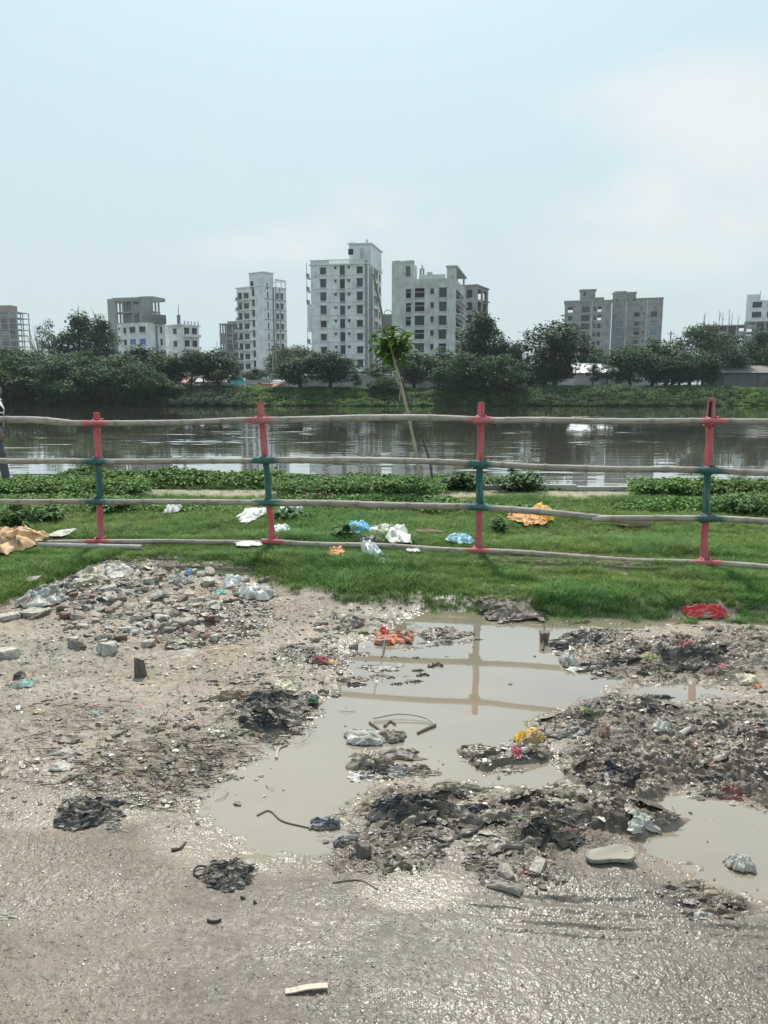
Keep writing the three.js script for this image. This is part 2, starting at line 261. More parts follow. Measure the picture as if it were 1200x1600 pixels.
// ---- ground out to the horizon
{
  const xs = [], ss = [];
  for (let x = 0; x <= 16; x += 0.25) xs.push(x); for (let x = 17; x < 120; x += 1 + (x - 16) * 0.04) xs.push(x); xs.push(180, 320, 700, 1500);
  const X = [...xs.slice(1).reverse().map(v => -v), ...xs];
  for (let s = -60; s < 0; s += 10) ss.push(s); for (let s = 0; s < 19; s += 0.2) ss.push(s); for (let s = 19; s < 68; s += 2.5) ss.push(s); for (let s = 68; s < 96; s += 0.5) ss.push(s); for (let s = 97; s < 180; s += 6) ss.push(s); ss.push(220, 320, 500, 900, 1800); ss.unshift(-1500, -500, -150);
  const P = [], U = [], I = [];
  for (const s of ss) for (const x of X) { const near = s < 6.3 && s > 1 && Math.abs(x) < 3.6; P.push(x, near ? -0.12 : land(clamp(x, -400, 400), s) - (s < 6.7 ? 0.004 : 0), -s); U.push(x / 4, s / 4); }
  const w = X.length; for (let j = 0; j < ss.length - 1; j++) for (let i = 0; i < w - 1; i++) { const a = j * w + i, b = a + w; I.push(a, a + 1, b, b, a + 1, b + 1); }
  const t = dataTex(1024, 1024, (i, j, o) => { const u = i / 1024 * 8, v = j / 1024 * 8, n = fbm(u * 2, v * 2, 5), g = sstep(-0.25, 0.3, n + 0.3 * vn(u * 14, v * 14)); const f = 1 + 0.25 * vn(u * 40, v * 40); o[0] = S8(f * lerp(0.12, 0.045, g)); o[1] = S8(f * lerp(0.10, 0.075, g)); o[2] = S8(f * lerp(0.07, 0.025, g)); }, true, true);
  t.wrapS = t.wrapT = THREE.MirroredRepeatWrapping;
  struct('ground', meshFrom(P, I, U), std([1, 1, 1], 0.95, { map: t }));
}
// ---- the lake: small wind ripples in patches between calm water
{
  const mat = phys([0.140, 0.126, 0.086], 0.035, { ior: 1.55, clearcoat: 1, clearcoatRoughness: 0.03, specularIntensity: 1 });
  const P = [], I = [], X = [], S = []; for (let x = -46; x <= 46.01; x += 0.2) X.push(x); for (let s = 14; s < 84; s += 0.05 + Math.max(0, s - 22) * 0.0032) S.push(s);
  for (const s of S) for (const x of X) {
    const patch = Math.pow(sstep(-0.20, 0.45, fbm(x * 0.13 + 3, s * 0.34, 4)), 1.3), near = sstep(46, 24, s), fade = sstep(46, 40, Math.abs(x));
    const A = lerp(0.0011, 0.0115, patch) * lerp(0.8, 1.15, near) * fade;
    P.push(x, WATER + A * (0.75 * vn(x * 0.9, s * 2.1) + 0.30 * vn(x * 2.2 + 4, s * 5.2) * sstep(70, 30, s) + 0.16 * vn(x * 2.5, s * 9) * sstep(34, 22, s)), -s);
  }
  const w = X.length; for (let j = 0; j < S.length - 1; j++) for (let i = 0; i < w - 1; i++) { const a = j * w + i, b = a + w; I.push(a, a + 1, b, b, a + 1, b + 1); }
  const near = meshFrom(P, I), side = []; for (const [x0, x1] of [[-400, -46], [46, 400]]) side.push(new THREE.PlaneGeometry(x1 - x0, 70).rotateX(-Math.PI / 2).translate((x0 + x1) / 2, WATER, -49));
  struct('lake_water', mergeGeometries([near, ...side].map(g => { const o = new THREE.BufferGeometry(); o.setAttribute('position', g.attributes.position); o.setAttribute('normal', g.attributes.normal); o.setIndex(g.index); return o; })), mat);
}
// ---- beaten earth path on the bank with a thin concrete kerb
{
  const P = [], U = [], I = []; let n = 0;
  for (let x = -14; x <= 14.01; x += 0.1) {
    const a = 10.95 + 0.18 * vn(x * 0.8, 2) + 0.1 * vn(x * 3, 7), b = 11.95 + 0.12 * vn(x * 0.9, 9);
    for (let k = 0; k <= 6; k++) { const s = lerp(a, b, k / 6); P.push(x, land(x, s) + 0.006 + 0.012 * Math.sin(Math.PI * k / 6) + 0.006 * vn(x * 7, s * 9), -s); U.push(x, s); }
    if (n) for (let k = 0; k < 6; k++) { const p = (n - 1) * 7 + k, q = p + 7; I.push(p, q, p + 1, q, q + 1, p + 1); } n++;
  }
  const t = dataTex(512, 512, (i, j, o) => { const u = i / 64, v = j / 64, k = 1 + 0.3 * fbm(u, v, 4) + 0.12 * vn(u * 9, v * 9); o[0] = S8(0.27 * k); o[1] = S8(0.235 * k); o[2] = S8(0.17 * k); }, true, true);
  t.wrapS = t.wrapT = THREE.MirroredRepeatWrapping; t.repeat.set(0.3, 0.3);
  struct('path', meshFrom(P, I, U), std([1, 1, 1], 0.95, { map: t }));
  const kb = std([0.36, 0.35, 0.32], 0.9), r = rng(4), kerb = thing('kerb', 'thin pale concrete kerb along the far side of the earth path', 'kerb', [0, 0, 0]);
  for (let x = 0.3; x < 7.4; x += 0.92) { const s = 12.02 + 0.012 * x, g = clean(boxAt(0.90, 0.09, 0.09, 0, 0, 0, (r() - 0.5) * 0.02)); const m = part('kerb_stone', g, kb, kerb); m.position.set(x + 0.45, land(x, s) + 0.03 + r() * 0.012, -s); }
}
// ---------------------------------------------------------------- buildings across the lake
const M = {};
{
  const wall = (c, str) => { const t = dataTex(512, 512, (i, j, o) => { const u = i / 512 * 12, v = j / 512 * 12; const st = fbm(u * 3.1, v * 0.35, 4), bl = fbm(u * 0.8 + 5, v * 0.8, 4), f = vn(u * 16, v * 16); const k = 1 + str * (0.5 * Math.min(0, st) + 0.45 * bl + 0.12 * f); o[0] = S8(c[0] * k); o[1] = S8(c[1] * k); o[2] = S8(c[2] * k * (1 - 0.02 * bl)); }, true, true); t.wrapS = t.wrapT = THREE.MirroredRepeatWrapping; t.repeat.set(1 / 12, 1 / 12); return std([1, 1, 1], 0.9, { map: t }); };
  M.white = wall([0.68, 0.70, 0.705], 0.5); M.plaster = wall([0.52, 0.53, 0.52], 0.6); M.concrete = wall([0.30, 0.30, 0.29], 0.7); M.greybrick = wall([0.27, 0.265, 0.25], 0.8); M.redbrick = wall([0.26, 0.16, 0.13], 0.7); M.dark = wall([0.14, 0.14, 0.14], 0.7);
  M.frame = std([0.20, 0.21, 0.215], 0.6); M.trim = std([0.62, 0.64, 0.64], 0.85); M.steel = std([0.12, 0.11, 0.11], 0.6); M.slab = std([0.25, 0.25, 0.24], 0.9); M.rust = std([0.10, 0.065, 0.05], 0.85); M.pipe = std([0.16, 0.16, 0.17], 0.6);
  M.panes = [phys([0.014, 0.019, 0.024], 0.3, { specularIntensity: 0.5 }), phys([0.028, 0.038, 0.046], 0.3, { specularIntensity: 0.6 }), phys([0.009, 0.011, 0.014], 0.3, { specularIntensity: 0.4 })];
  M.bluepane = phys([0.05, 0.11, 0.52], 0.25); M.tealpane = phys([0.10, 0.16, 0.20], 0.15);
}
const rB = rng(2024);
// facade of width W and height H, outer face at (ox, oz) going along (dx, dz); openings [u, v, w, h] from lower left corner; own thickness
function wallGeo(W, H, holes, th = 0.25) {
  const sh = new THREE.Shape([new THREE.Vector2(0, 0), new THREE.Vector2(W, 0), new THREE.Vector2(W, H), new THREE.Vector2(0, H)]);
  for (const [u, v, w, h] of holes) { const a = Math.max(0.02, u), b = Math.min(W - 0.02, u + w), c = Math.max(0.02, v), d = Math.min(H - 0.02, v + h); if (b - a < 0.05 || d - c < 0.05) continue; sh.holes.push(new THREE.Path([new THREE.Vector2(a, c), new THREE.Vector2(a, d), new THREE.Vector2(b, d), new THREE.Vector2(b, c)])); }
  const g = new THREE.ExtrudeGeometry(sh, { depth: th, bevelEnabled: false }); g.translate(0, 0, -th); return g;
}
const winCache = new Map();
function windowGeo(w, h, style) {
  const key = [w.toFixed(2), h.toFixed(2), style].join(); if (winCache.has(key)) return winCache.get(key);
  const t = 0.05, fr = [boxAt(w, t, 0.08, w / 2, t / 2, -0.12), boxAt(w, t, 0.08, w / 2, h - t / 2, -0.12), boxAt(t, h - 2 * t, 0.08, t / 2, h / 2, -0.12), boxAt(t, h - 2 * t, 0.08, w - t / 2, h / 2, -0.12)];
  const n = w > 1.9 ? 3 : w > 0.9 ? 2 : 1; for (let i = 1; i < n; i++) fr.push(boxAt(t * 0.8, h - 2 * t, 0.06, w * i / n, h / 2, -0.12));
  if (style === 'grille') for (let i = 1; i < 5; i++) fr.push(boxAt(w - 2 * t, 0.03, 0.03, w / 2, h * i / 5, -0.065));
  const r = { frame: merge(fr), sill: boxAt(w + 0.3, 0.09, 0.22, w / 2, -0.05, 0.105), hood: boxAt(w + 0.36, 0.08, 0.42, w / 2, h + 0.11, 0.205) };
  const pn = []; for (let i = 0; i < n; i++) pn.push(boxAt(w / n - 0.012, h - 2 * t, 0.02, w * (i + 0.5) / n, h / 2, -0.13 - 0.024 * (i % 2))); r.pane = merge(pn);
  winCache.set(key, r); return r;
}
class House {
  // faces meet at the corner (0,0,0): the front runs to -x, the side to -z
  constructor(name, label, px0, pxc, px1, s, deg, group) {
    const th = deg * Math.PI / 180, c = Math.cos(th), sn = Math.sin(th), k = p => (p - 600) / 1200 * CP * 1.0, X = k(pxc) * s;
    this.W = (X - k(px0) * s) / (c + k(px0) * sn); { const dn = sn - k(px1) * c, D = (k(px1) * s - X) / dn; this.D = dn > 0.05 && D > 3 && D < 30 ? D : 11; } this.s = s; this.k = k;
    this.base = 0.9; this.g = thing(name, label, 'building', [X, this.base, -s], -th, group); this.px0 = px0; this.pxc = pxc; this.px1 = px1; this.th = th;
  }
  H(py, ds = 0) { return hgt(py, this.s + ds) - this.base; }
  u(px) { return this.W * (px - this.px0) / (this.pxc - this.px0); }        // along the front, from its left edge
  w(px) { return this.D * (px - this.pxc) / (this.px1 - this.pxc); }        // along the side, from the corner
  faceMatrix(face) { // front / side / back / left, optional recess
    const { W, D } = this;
    return { front: [[-W, 0, 0], 0, W], side: [[0, 0, 0], Math.PI / 2, D], back: [[0, 0, -D], Math.PI, W], left: [[-W, 0, -D], -Math.PI / 2, D] }[face];
  }
  put(mesh, face, u, v, z = 0) { const [o, ry] = this.faceMatrix(face); mesh.rotation.y = ry; mesh.position.set(o[0] + Math.cos(ry) * u + Math.sin(ry) * z, o[1] + v, o[2] - Math.sin(ry) * u + Math.cos(ry) * z); return mesh; }
  wall(face, H, holes, mat, opt = {}) {
    const [, , L] = this.faceMatrix(face), u0 = opt.u0 || 0, u1 = opt.u1 ?? L, v0 = opt.v0 || 0, th = 0.25;
    const a = (face === 'side' || face === 'left') ? 0.252 : 0; // side walls butt against the front and back walls
    const A = Math.max(u0, a), B = Math.min(u1, L - a);
    const hs = holes.map(([u, v, w, h]) => [u - A, v - v0, w, h]);
    const m = part('wall', wallGeo(B - A, H - v0, hs, th), mat, this.g); this.put(m, face, A, v0, opt.z || 0);
    for (const [u, v, w, h, style] of holes) if (style) this.window(face, u, v, w, h, style, opt.z || 0);
    return m;
  }
  window(face, u, v, w, h, style, z = 0) {
    const q = windowGeo(w, h, style), st = style;
    if (st === 'open') { const m = part('window', q.sill, M.trim, this.g); this.put(m, face, u, v, z + 0.004); return; }
    if (st === 'void') return;
    const f = part('window', q.frame, st === 'plain' ? M.steel : M.frame, this.g); this.put(f, face, u, v, z);
    part('pane', q.pane, st === 'blue' ? M.bluepane : st === 'teal' ? M.tealpane : M.panes[Math.floor(rB() * 3)], f);
    if (st !== 'vent') part('sill', q.sill, M.trim, f).position.z = 0.004;
    if (st === 'hood' || st === 'grille' || st === 'vent') part('hood', q.hood, M.trim, f).position.z = 0.004;
  }
  box(name, w, h, d, x, y, z, mat) { return part(name, boxAt(w, h, d, x, y, z), mat, this.g); }
  slabs(levels, mat = M.slab, th = 0.2, inset = 0.26) { for (const y of levels) this.box('floor_slab', this.W - 2 * inset, th, this.D - 2 * inset, -this.W / 2, y, -this.D / 2, mat); }
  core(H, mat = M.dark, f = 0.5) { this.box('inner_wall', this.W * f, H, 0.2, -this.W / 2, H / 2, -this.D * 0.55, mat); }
}
const rows = (y0, dy, n) => [...Array(n).keys()].map(i => y0 + dy * i);
function rebars(h, x, y, z, H = 1.6, n = 5) { const a = []; for (let i = 0; i < n; i++) a.push(clean(tube([[x + (rB() - 0.5) * 0.4, y, z + (rB() - 0.5) * 0.4], [x + (rB() - 0.5) * 0.7, y + H * (0.6 + 0.5 * rB()), z + (rB() - 0.5) * 0.5]], 0.035, 4))); return part('reinforcing_bars', mergeGeometries(a), M.rust, h.g); }

// tall white apartment block in the middle
{
  const b = new House('apartment_block', 'tallest white nine storey apartment block, behind the leaning bamboo pole', 488, 576, 596, 170, 11);
  const top = b.H(405), fl = 21.2 / 1200 * 172, n = 9, y0 = b.H(585);
  const fx = f => b.W * f, holes = [], step = (b.H(421) - b.H(566.5)) / 7;
  for (let i = 0; i < 9; i++) {
    const v = b.H(421) - i * step, gr = i < 4 ? 'grille' : 'hood';
    holes.push([fx(0.165), v - 0.75, fx(0.105), i < 4 && i > 0 ? 1.75 : 1.35, gr], [fx(0.415), v + 0.25, fx(0.036), 0.55, 'vent'], [fx(0.645), v + 0.25, fx(0.04), 0.6, 'vent'], [fx(0.80), v - 0.75, fx(0.105), i < 4 && i > 0 ? 1.75 : 1.4, gr]);
    holes.push([fx(0.508), v - 1.25, fx(0.088), step - 0.55, 'plain']);
  }
  const sd = []; for (let i = 0; i < 9; i++) { const v = b.H(421) - i * step; sd.push([b.D * 0.42, v - 0.9, b.D * 0.3, 1.6, 'hood'], [b.D * 0.80, v - 0.9, b.D * 0.14, 1.5, 'plain']); }
  b.wall('front', top - 1.0, holes, M.white); b.wall('side', top - 1.0, sd, M.white); b.wall('left', top - 1.0, [], M.white); b.wall('back', top - 1.0, [], M.white);
  b.slabs(rows(0.1, step, 9), M.slab); b.box('roof', b.W + 0.5, 0.25, b.D + 0.5, -b.W / 2, top - 0.87, -b.D / 2, M.white);
  // roof parapet with balusters
  const bal = []; for (let x = -b.W + 0.2; x < 0; x += 0.34) bal.push(boxAt(x > -b.W * 0.68 && x < -b.W * 0.2 ? 0.13 : 0.338, 0.7, 0.12, x, top - 0.39, 0.08)); for (let z = -0.4; z > -b.D; z -= 0.45) bal.push(boxAt(0.12, 0.7, 0.16, 0.08, top - 0.39, z));
  part('parapet', merge(bal), M.white, b.g); b.box('parapet_cap', b.W + 0.35, 0.14, 0.3, -b.W / 2, top + 0.04, 0.08, M.trim);
  for (let i = 1; i < 9; i++) b.box('string_course', b.W * 0.98, 0.1, 0.1, -b.W / 2, b.H(421) - i * step + 1.75, 0.052, M.trim);
  // left balconies
  for (const i of [0, 1, 2, 5, 6, 7]) { const v = b.H(421) - i * step; b.box('balcony', 1.0, 0.16, 2.2, -b.W - 0.55, v - 1.45, -1.2, M.trim); b.box('balcony', 0.12, 1.0, 2.2, -b.W - 1.0, v - 0.86, -1.2, M.pipe); b.box('balcony_post', 0.14, 2.2, 0.14, -b.W - 0.98, v + 0.75, -0.25, M.trim); }
  b.box('balcony', 0.9, step * 2 - 0.2, 2.3, -b.W - 0.47, b.H(421) - 3.6 * step, -1.2, M.white);
  // service pipes at the corner
  for (const [x, r] of [[-0.3, 0.1], [-0.62, 0.07]]) { part('pipe', tube([[x, 0, 0.16], [x, top - 0.2, 0.16]], r, 6), M.pipe, b.g); }
  b.box('shaft', 0.08, top - 1.4, b.D * 0.24, 0.045, (top - 1.4) / 2, -b.D * 0.18, M.pipe);
  // stair head
  const h0 = b.H(382, 2), xL = b.u(543) - b.W;
  const sw = -xL; b.box('stair_head', sw, h0 - top + 1, b.D * 0.8, -sw / 2 + 0.3, (h0 + top - 1) / 2, -b.D * 0.42 - 1.0, M.white);
  b.box('stair_head_roof', sw + 0.7, 0.22, b.D * 0.8 + 0.6, -sw / 2 + 0.3, h0 + 0.1, -b.D * 0.42 - 1.0, M.trim);
  b.box('stair_head_window', 1.1, 1.15, 0.1, -sw * 0.86, h0 - 1.5, -b.D * 0.02 - 0.97, M.panes[2]);
  b.box('water_tank_head', sw * 0.24, 0.5, 2, -sw * 0.84, h0 + 0.35, -b.D * 0.2, M.white);
  const lad = []; for (const x of [-sw * 0.38, -sw * 0.27]) lad.push(boxAt(0.07, 2.6, 0.07, x, top + 1.1, -0.75)); for (let i = 0; i < 7; i++) lad.push(boxAt(sw * 0.11, 0.06, 0.06, -sw * 0.325, top + 0.2 + i * 0.36, -0.75)); part('ladder', merge(lad), M.pipe, b.g);
  part('antenna', tube([[-0.6, h0 + 0.2, -1.5], [-0.6, h0 + 0.9, -1.5]], 0.28, 8, { shape: a => 1 }), M.trim, b.g);
}
// white tower seen on its corner
{
  const b = new House('apartment_tower', 'slim white tower with a blank stair shaft, leftmost of the tall white blocks', 374, 416, 450, 222, 35);
  const top = b.H(447), fl = (b.H(459) - b.H(571.5)) / 7, hf = [], hs = [];
  for (let i = 0; i < 9; i++) { const v = b.H(459) - i * fl; hf.push([b.W * 0.255, v - 0.85, b.W * 0.19, 1.5, 'hood'], [b.W * 0.56, v - 0.35, b.W * 0.095, 1.9, 'plain'], [b.W * 0.05, v - 1.0, b.W * 0.14, 1.9, 'plain']); hs.push([b.D * 0.14, v - 1.0, b.D * 0.06, 1.7, 'plain'], [b.D * 0.54, v - 0.9, b.D * 0.11, 1.6, 'plain'], [b.D * 0.74, v - 0.9, b.D * 0.12, 1.6, 'hood']); }
  b.wall('front', top, hf, M.white); b.wall('side', top, hs, M.white); b.wall('left', top, [], M.white); b.wall('back', top, [], M.white);
  b.slabs(rows(0.1, fl, 9)); b.box('roof', b.W + 0.7, 0.28, b.D + 0.3, -b.W / 2 - 0.2, top + 0.14, -b.D / 2, M.white);
  for (let i = 0; i < 9; i++) { const v = b.H(459) - i * fl; b.box('balcony', b.W * 0.58, 0.18, 0.9, -b.W * 0.73, v - 1.3, 0.46, M.trim); b.box('balcony_rail', b.W * 0.14, 0.75, 0.07, -b.W * 0.9, v - 0.8, 0.83, M.pipe); b.box('string_course', 0.08, 0.12, b.D, 0.042, v - 1.3, -b.D / 2, M.pipe); }
  b.box('shaft', 0.06, top - 0.5, b.D * 0.06, 0.035, top / 2, -b.D * 0.40, M.pipe);
  for (const f of [0.5, 0.69]) part('pipe', tube([[0.14, 0, -b.D * f], [0.14, top - 0.3, -b.D * f]], 0.08, 6), M.pipe, b.g);
  const h1 = b.H(426), w1 = b.W * 0.52, d1 = b.D * 0.42;
  b.box('stair_shaft', w1, h1 - top, d1, -w1 / 2 + 0.002, (h1 + top) / 2 + 0.1, -d1 / 2 - 0.002, M.white); b.box('stair_shaft_roof', w1 + 0.5, 0.25, d1 + 0.5, -w1 / 2, h1 + 0.2, -d1 / 2, M.trim);
  b.box('stair_shaft_window', w1 * 0.2, 2.0, 0.06, -w1 * 0.82, h1 - 3.0, 0.03, M.panes[2]); b.box('stair_shaft_window', 0.06, 1.6, d1 * 0.14, 0.035, h1 - 3.6, -d1 * 0.35, M.panes[2]);
  // open roof pergola of the rear wing
  for (const f of [0.55, 0.8, 0.98]) b.box('pergola_post', 0.3, 1.7, 0.3, -0.2, top + 1.1, -b.D * f, M.white); b.box('pergola_beam', 0.4, 0.5, b.D * 0.5, -0.2, top + 2.2, -b.D * 0.75, M.white); b.box('pergola_beam', b.W * 0.9, 0.5, 0.4, -b.W * 0.48, top + 2.2, -b.D * 0.98, M.white);
}
// rough plastered block right of the middle
{
  const b = new House('unplastered_block', 'pale rough plastered block with empty window openings, right of the tallest block', 612, 709, 724, 157, 12);
  const top = b.H(436), fl = (b.H(457) - b.H(544)) / 4, hf = [], sv = [];
  const u = z => b.W * (z - 130) / (522 - 130);
  for (let i = 0; i < 7; i++) { const v = b.H(456.5) - i * fl; hf.push([u(218), v - 0.95, u(250) - u(218), 1.75, i > 3 ? 'plain' : 'open'], [u(274), v - 0.9, u(334) - u(274), 1.85, i < 2 || i === 3 ? 'open' : 'hood'], [u(371), v - 0.3, u(393) - u(371), 1.15, 'plain'], [u(424), v - 0.95, u(471) - u(424), 1.85, i === 4 ? 'open' : 'hood']); sv.push([b.D * 0.1, v - 1.0, b.D * 0.8, fl - 0.9, 'void']); }
  b.wall('front', top, hf, M.plaster); b.wall('side', top, sv, M.plaster); b.wall('left', top, [], M.plaster); b.wall('back', top, hf.map(h => [b.W - h[0] - h[2], h[1], h[2], h[3]]).filter((h, i) => i % 4 === 1), M.plaster);
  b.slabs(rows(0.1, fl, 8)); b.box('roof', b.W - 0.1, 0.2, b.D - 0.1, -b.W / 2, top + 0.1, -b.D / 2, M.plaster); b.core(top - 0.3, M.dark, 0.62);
  for (let i = 0; i < 7; i++) { const v = b.H(456.5) - i * fl; b.box('balcony', 0.9, 0.16, b.D * 0.86, 0.46, v - 1.35, -b.D * 0.5, M.trim); const br = []; for (let k = 0; k < 7; k++) br.push(boxAt(0.05, 0.85, 0.09, 0.86, v - 0.84, -b.D * (0.1 + 0.8 * k / 6))); br.push(boxAt(0.07, 0.09, b.D * 0.84, 0.86, v - 0.37, -b.D * 0.5)); part('balcony_rail', merge(br), M.trim, b.g); }
  // roof volumes: tall left part and right tower
  const h1 = b.H(409), w1 = u(262), h2 = b.H(417), w2 = u(522) - u(470);
  const L = part('roof_room', wallGeo(w1, h1 - top, [[u(216), 0.7, u(246) - u(216), 2.0]]), M.plaster, b.g); L.position.set(-b.W, top + 0.003, 0);
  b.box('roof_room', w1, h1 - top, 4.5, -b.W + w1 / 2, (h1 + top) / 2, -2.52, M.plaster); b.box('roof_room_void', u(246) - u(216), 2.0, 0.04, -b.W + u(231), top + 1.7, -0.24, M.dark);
  b.box('parapet', w1, 0.5, 0.15, -b.W + w1 / 2, h1 + 0.25, -0.1, M.plaster); b.box('water_tank', 1.6, 0.7, 1.4, -b.W + w1 - 1, h1 + 0.4, -2, M.dark); b.box('water_tank', 1.1, 0.6, 1.2, -b.W + 0.8, h1 + 0.5, -2, M.dark);
  const rt = part('roof_room', wallGeo(w2, h2 - top, []), M.plaster, b.g); rt.position.set(-w2, top + 0.003, 0); b.box('roof_room', 0.25, h2 - top, b.D * 0.12, -0.13, (h2 + top) / 2, -b.D * 0.06 - 0.26, M.plaster); b.box('roof_room', 0.25, h2 - top, b.D * 0.12, -0.13, (h2 + top) / 2, -b.D * 0.92, M.plaster); b.box('roof_room_roof', w2 + 0.6, 0.3, b.D + 0.4, -w2 / 2 + 0.1, h2 + 0.15, -b.D / 2, M.plaster); b.box('roof_room', 0.2, h2 - top, b.D * 0.9, -w2 + 0.1, (h2 + top) / 2, -b.D * 0.5, M.plaster);
  b.box('parapet', u(462) - u(300), 0.8, 0.15, -b.W + u(380), top + 0.6, -0.12, M.trim); b.box('parapet', 1.0, 1.3, 1.0, -b.W + u(363), top + 0.85, -0.6, M.plaster);
  for (const z of [294, 312]) b.box('column_stub', 0.35, 2.6, 0.35, -b.W + u(z), top + 1.3, -3, M.concrete); rebars(b, -b.W + u(305), top + 2.4, -3, 1.2);
}
// small unfinished blocks behind
function skeleton(b, top, fl, cols, dep, mat, fill = 0.4, n0 = 0) {
  const n = Math.floor(top / fl), cx = rows(0, 1, cols).map(i => -b.W + 0.2 + i * (b.W - 0.4) / (cols - 1)), cz = rows(0, 1, dep).map(i => -0.2 - i * (b.D - 0.4) / (dep - 1));
  for (let i = n0; i <= n; i++) b.box('floor_slab', b.W + 0.3, 0.32, b.D + 0.3, -b.W / 2, top - (n - i) * fl - 0.16, -b.D / 2, M.concrete);
  for (const x of cx) for (const z of cz) b.box('column', 0.42, top - 0.02, 0.42, x, top / 2 - 0.02, z, M.concrete);
  for (let i = n0; i < n; i++) { const y = top - (n - i) * fl; for (let c = 0; c < cols - 1; c++) if (rB() < fill) { const x0 = cx[c] + 0.22, x1 = cx[c + 1] - 0.22; b.box('infill_wall', x1 - x0, (fl - 0.33) * (rB() < 0.5 ? 1 : 0.45), 0.14, (x0 + x1) / 2, y + (rB() < 0.5 ? (fl - 0.33) / 2 : (fl - 0.33) * 0.225), -0.25, mat); } }
  for (let i = n0; i < n; i++) { const y = top - (n - i) * fl; b.box('inner_wall', b.W * 0.7, fl - 0.33, 0.15, -b.W * 0.5, y + (fl - 0.33) / 2, -b.D * 0.55, mat); }
}
{
  const b = new House('unfinished_block', 'dark grey unfinished block half hidden behind the rough plastered block', 712, 742, 760, 200, 24);
  const top = b.H(446), fl = 3.1, hf = [], hs = []; for (let i = 0; i < 7; i++) { const v = top - 3.2 - i * fl; hf.push([b.W * 0.48, v + 0.3, b.W * 0.3, 2.0]); hs.push([b.D * 0.12, v, b.D * 0.3, 2.5], [b.D * 0.55, v, b.D * 0.33, 2.5]); }
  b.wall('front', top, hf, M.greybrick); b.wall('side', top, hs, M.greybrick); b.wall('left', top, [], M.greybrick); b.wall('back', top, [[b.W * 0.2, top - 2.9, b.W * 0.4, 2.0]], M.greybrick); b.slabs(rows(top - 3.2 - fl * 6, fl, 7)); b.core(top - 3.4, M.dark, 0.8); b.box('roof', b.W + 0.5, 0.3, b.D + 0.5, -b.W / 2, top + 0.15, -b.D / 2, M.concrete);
  for (let i = 0; i < 5; i++) b.box('balcony', 0.8, 0.15, b.D * 0.5, 0.41, top - 3.3 - i * fl, -b.D * 0.7, M.concrete);
}
{
  const b = new House('low_block', 'dark low block with a roof arch in the gap between the two big blocks', 592, 612.5, 616, 240, 8); const top = b.H(492);
  b.wall('front', top, [], M.dark); b.wall('side', top, [], M.dark); b.wall('left', top, [], M.dark); b.wall('back', top, [], M.dark); b.box('roof', b.W, 0.2, b.D, -b.W / 2, top + 0.1, -b.D / 2, M.dark);
  const a = []; for (let i = 0; i <= 10; i++) { const t = Math.PI * i / 10; a.push([-b.W * 0.32 + Math.cos(t) * b.W * 0.28, top + 0.2 + Math.sin(t) * 0.9 + 0.4, -0.6]); } part('roof_arch', tube([[a[0][0], top + 0.2, -0.6], ...a, [a[10][0], top + 0.2, -0.6]], 0.12, 5), M.pipe, b.g);
}
{ // brown skeleton at the left edge
  const b = new House('brick_skeleton', 'reddish brown building skeleton of bare floors at the far left edge', -30, 34, 39, 430, 10); const top = b.H(487), fl = 3.05;
  skeleton(b, top, fl, 6, 3, M.redbrick, 0.55); b.box('stair_head', b.W * 0.34, b.H(476) - top, 6, -b.W * 0.36, (b.H(476) + top) / 2, -5, M.redbrick);
}
{ // curved grey shell
  const b = new House('curved_shell', 'grey unfinished shell with a curved blank end wall and open floors', 182, 244, 255, 240, 16); const top = b.H(468.5), fl = 3.3;
  skeleton(b, top, fl, 5, 3, M.greybrick, 0.25, 2);
  const pts = []; for (let i = 0; i <= 14; i++) { const t = -0.15 + i / 14 * 1.75; pts.push([-b.W + 0.4 - Math.sin(t) * 3.6, 0.2 - (1 - Math.cos(t)) * 3.4]); }
  const P = [], I = []; pts.forEach(([x, z], i) => { const o = 0.25; for (const [dx, y] of [[0, 0], [0, top + 0.7], [o, top + 0.7], [o, 0]]) P.push(x + dx, y, z - dx * 0.6); if (i) for (let k = 0; k < 4; k++) { const a = (i - 1) * 4 + k, c = (i - 1) * 4 + (k + 1) % 4; I.push(a, a + 4, c, a + 4, c + 4, c); } }); part('curved_wall', toCreasedNormals(meshFrom(P, I), 0.6), M.concrete, b.g);
  b.box('roof_beam', b.W * 0.7, 0.9, 0.4, -b.W * 0.62, top + 0.46, 0.15, M.concrete); b.box('stair_block', b.W * 0.34, 1.1, 7, -b.W * 0.16, top + 0.56, -3.6, M.concrete); b.box('stair_block', b.W * 0.3, fl * 2.2, 0.2, -b.W * 0.16, top - fl * 1.2, 0.32, M.greybrick);
}
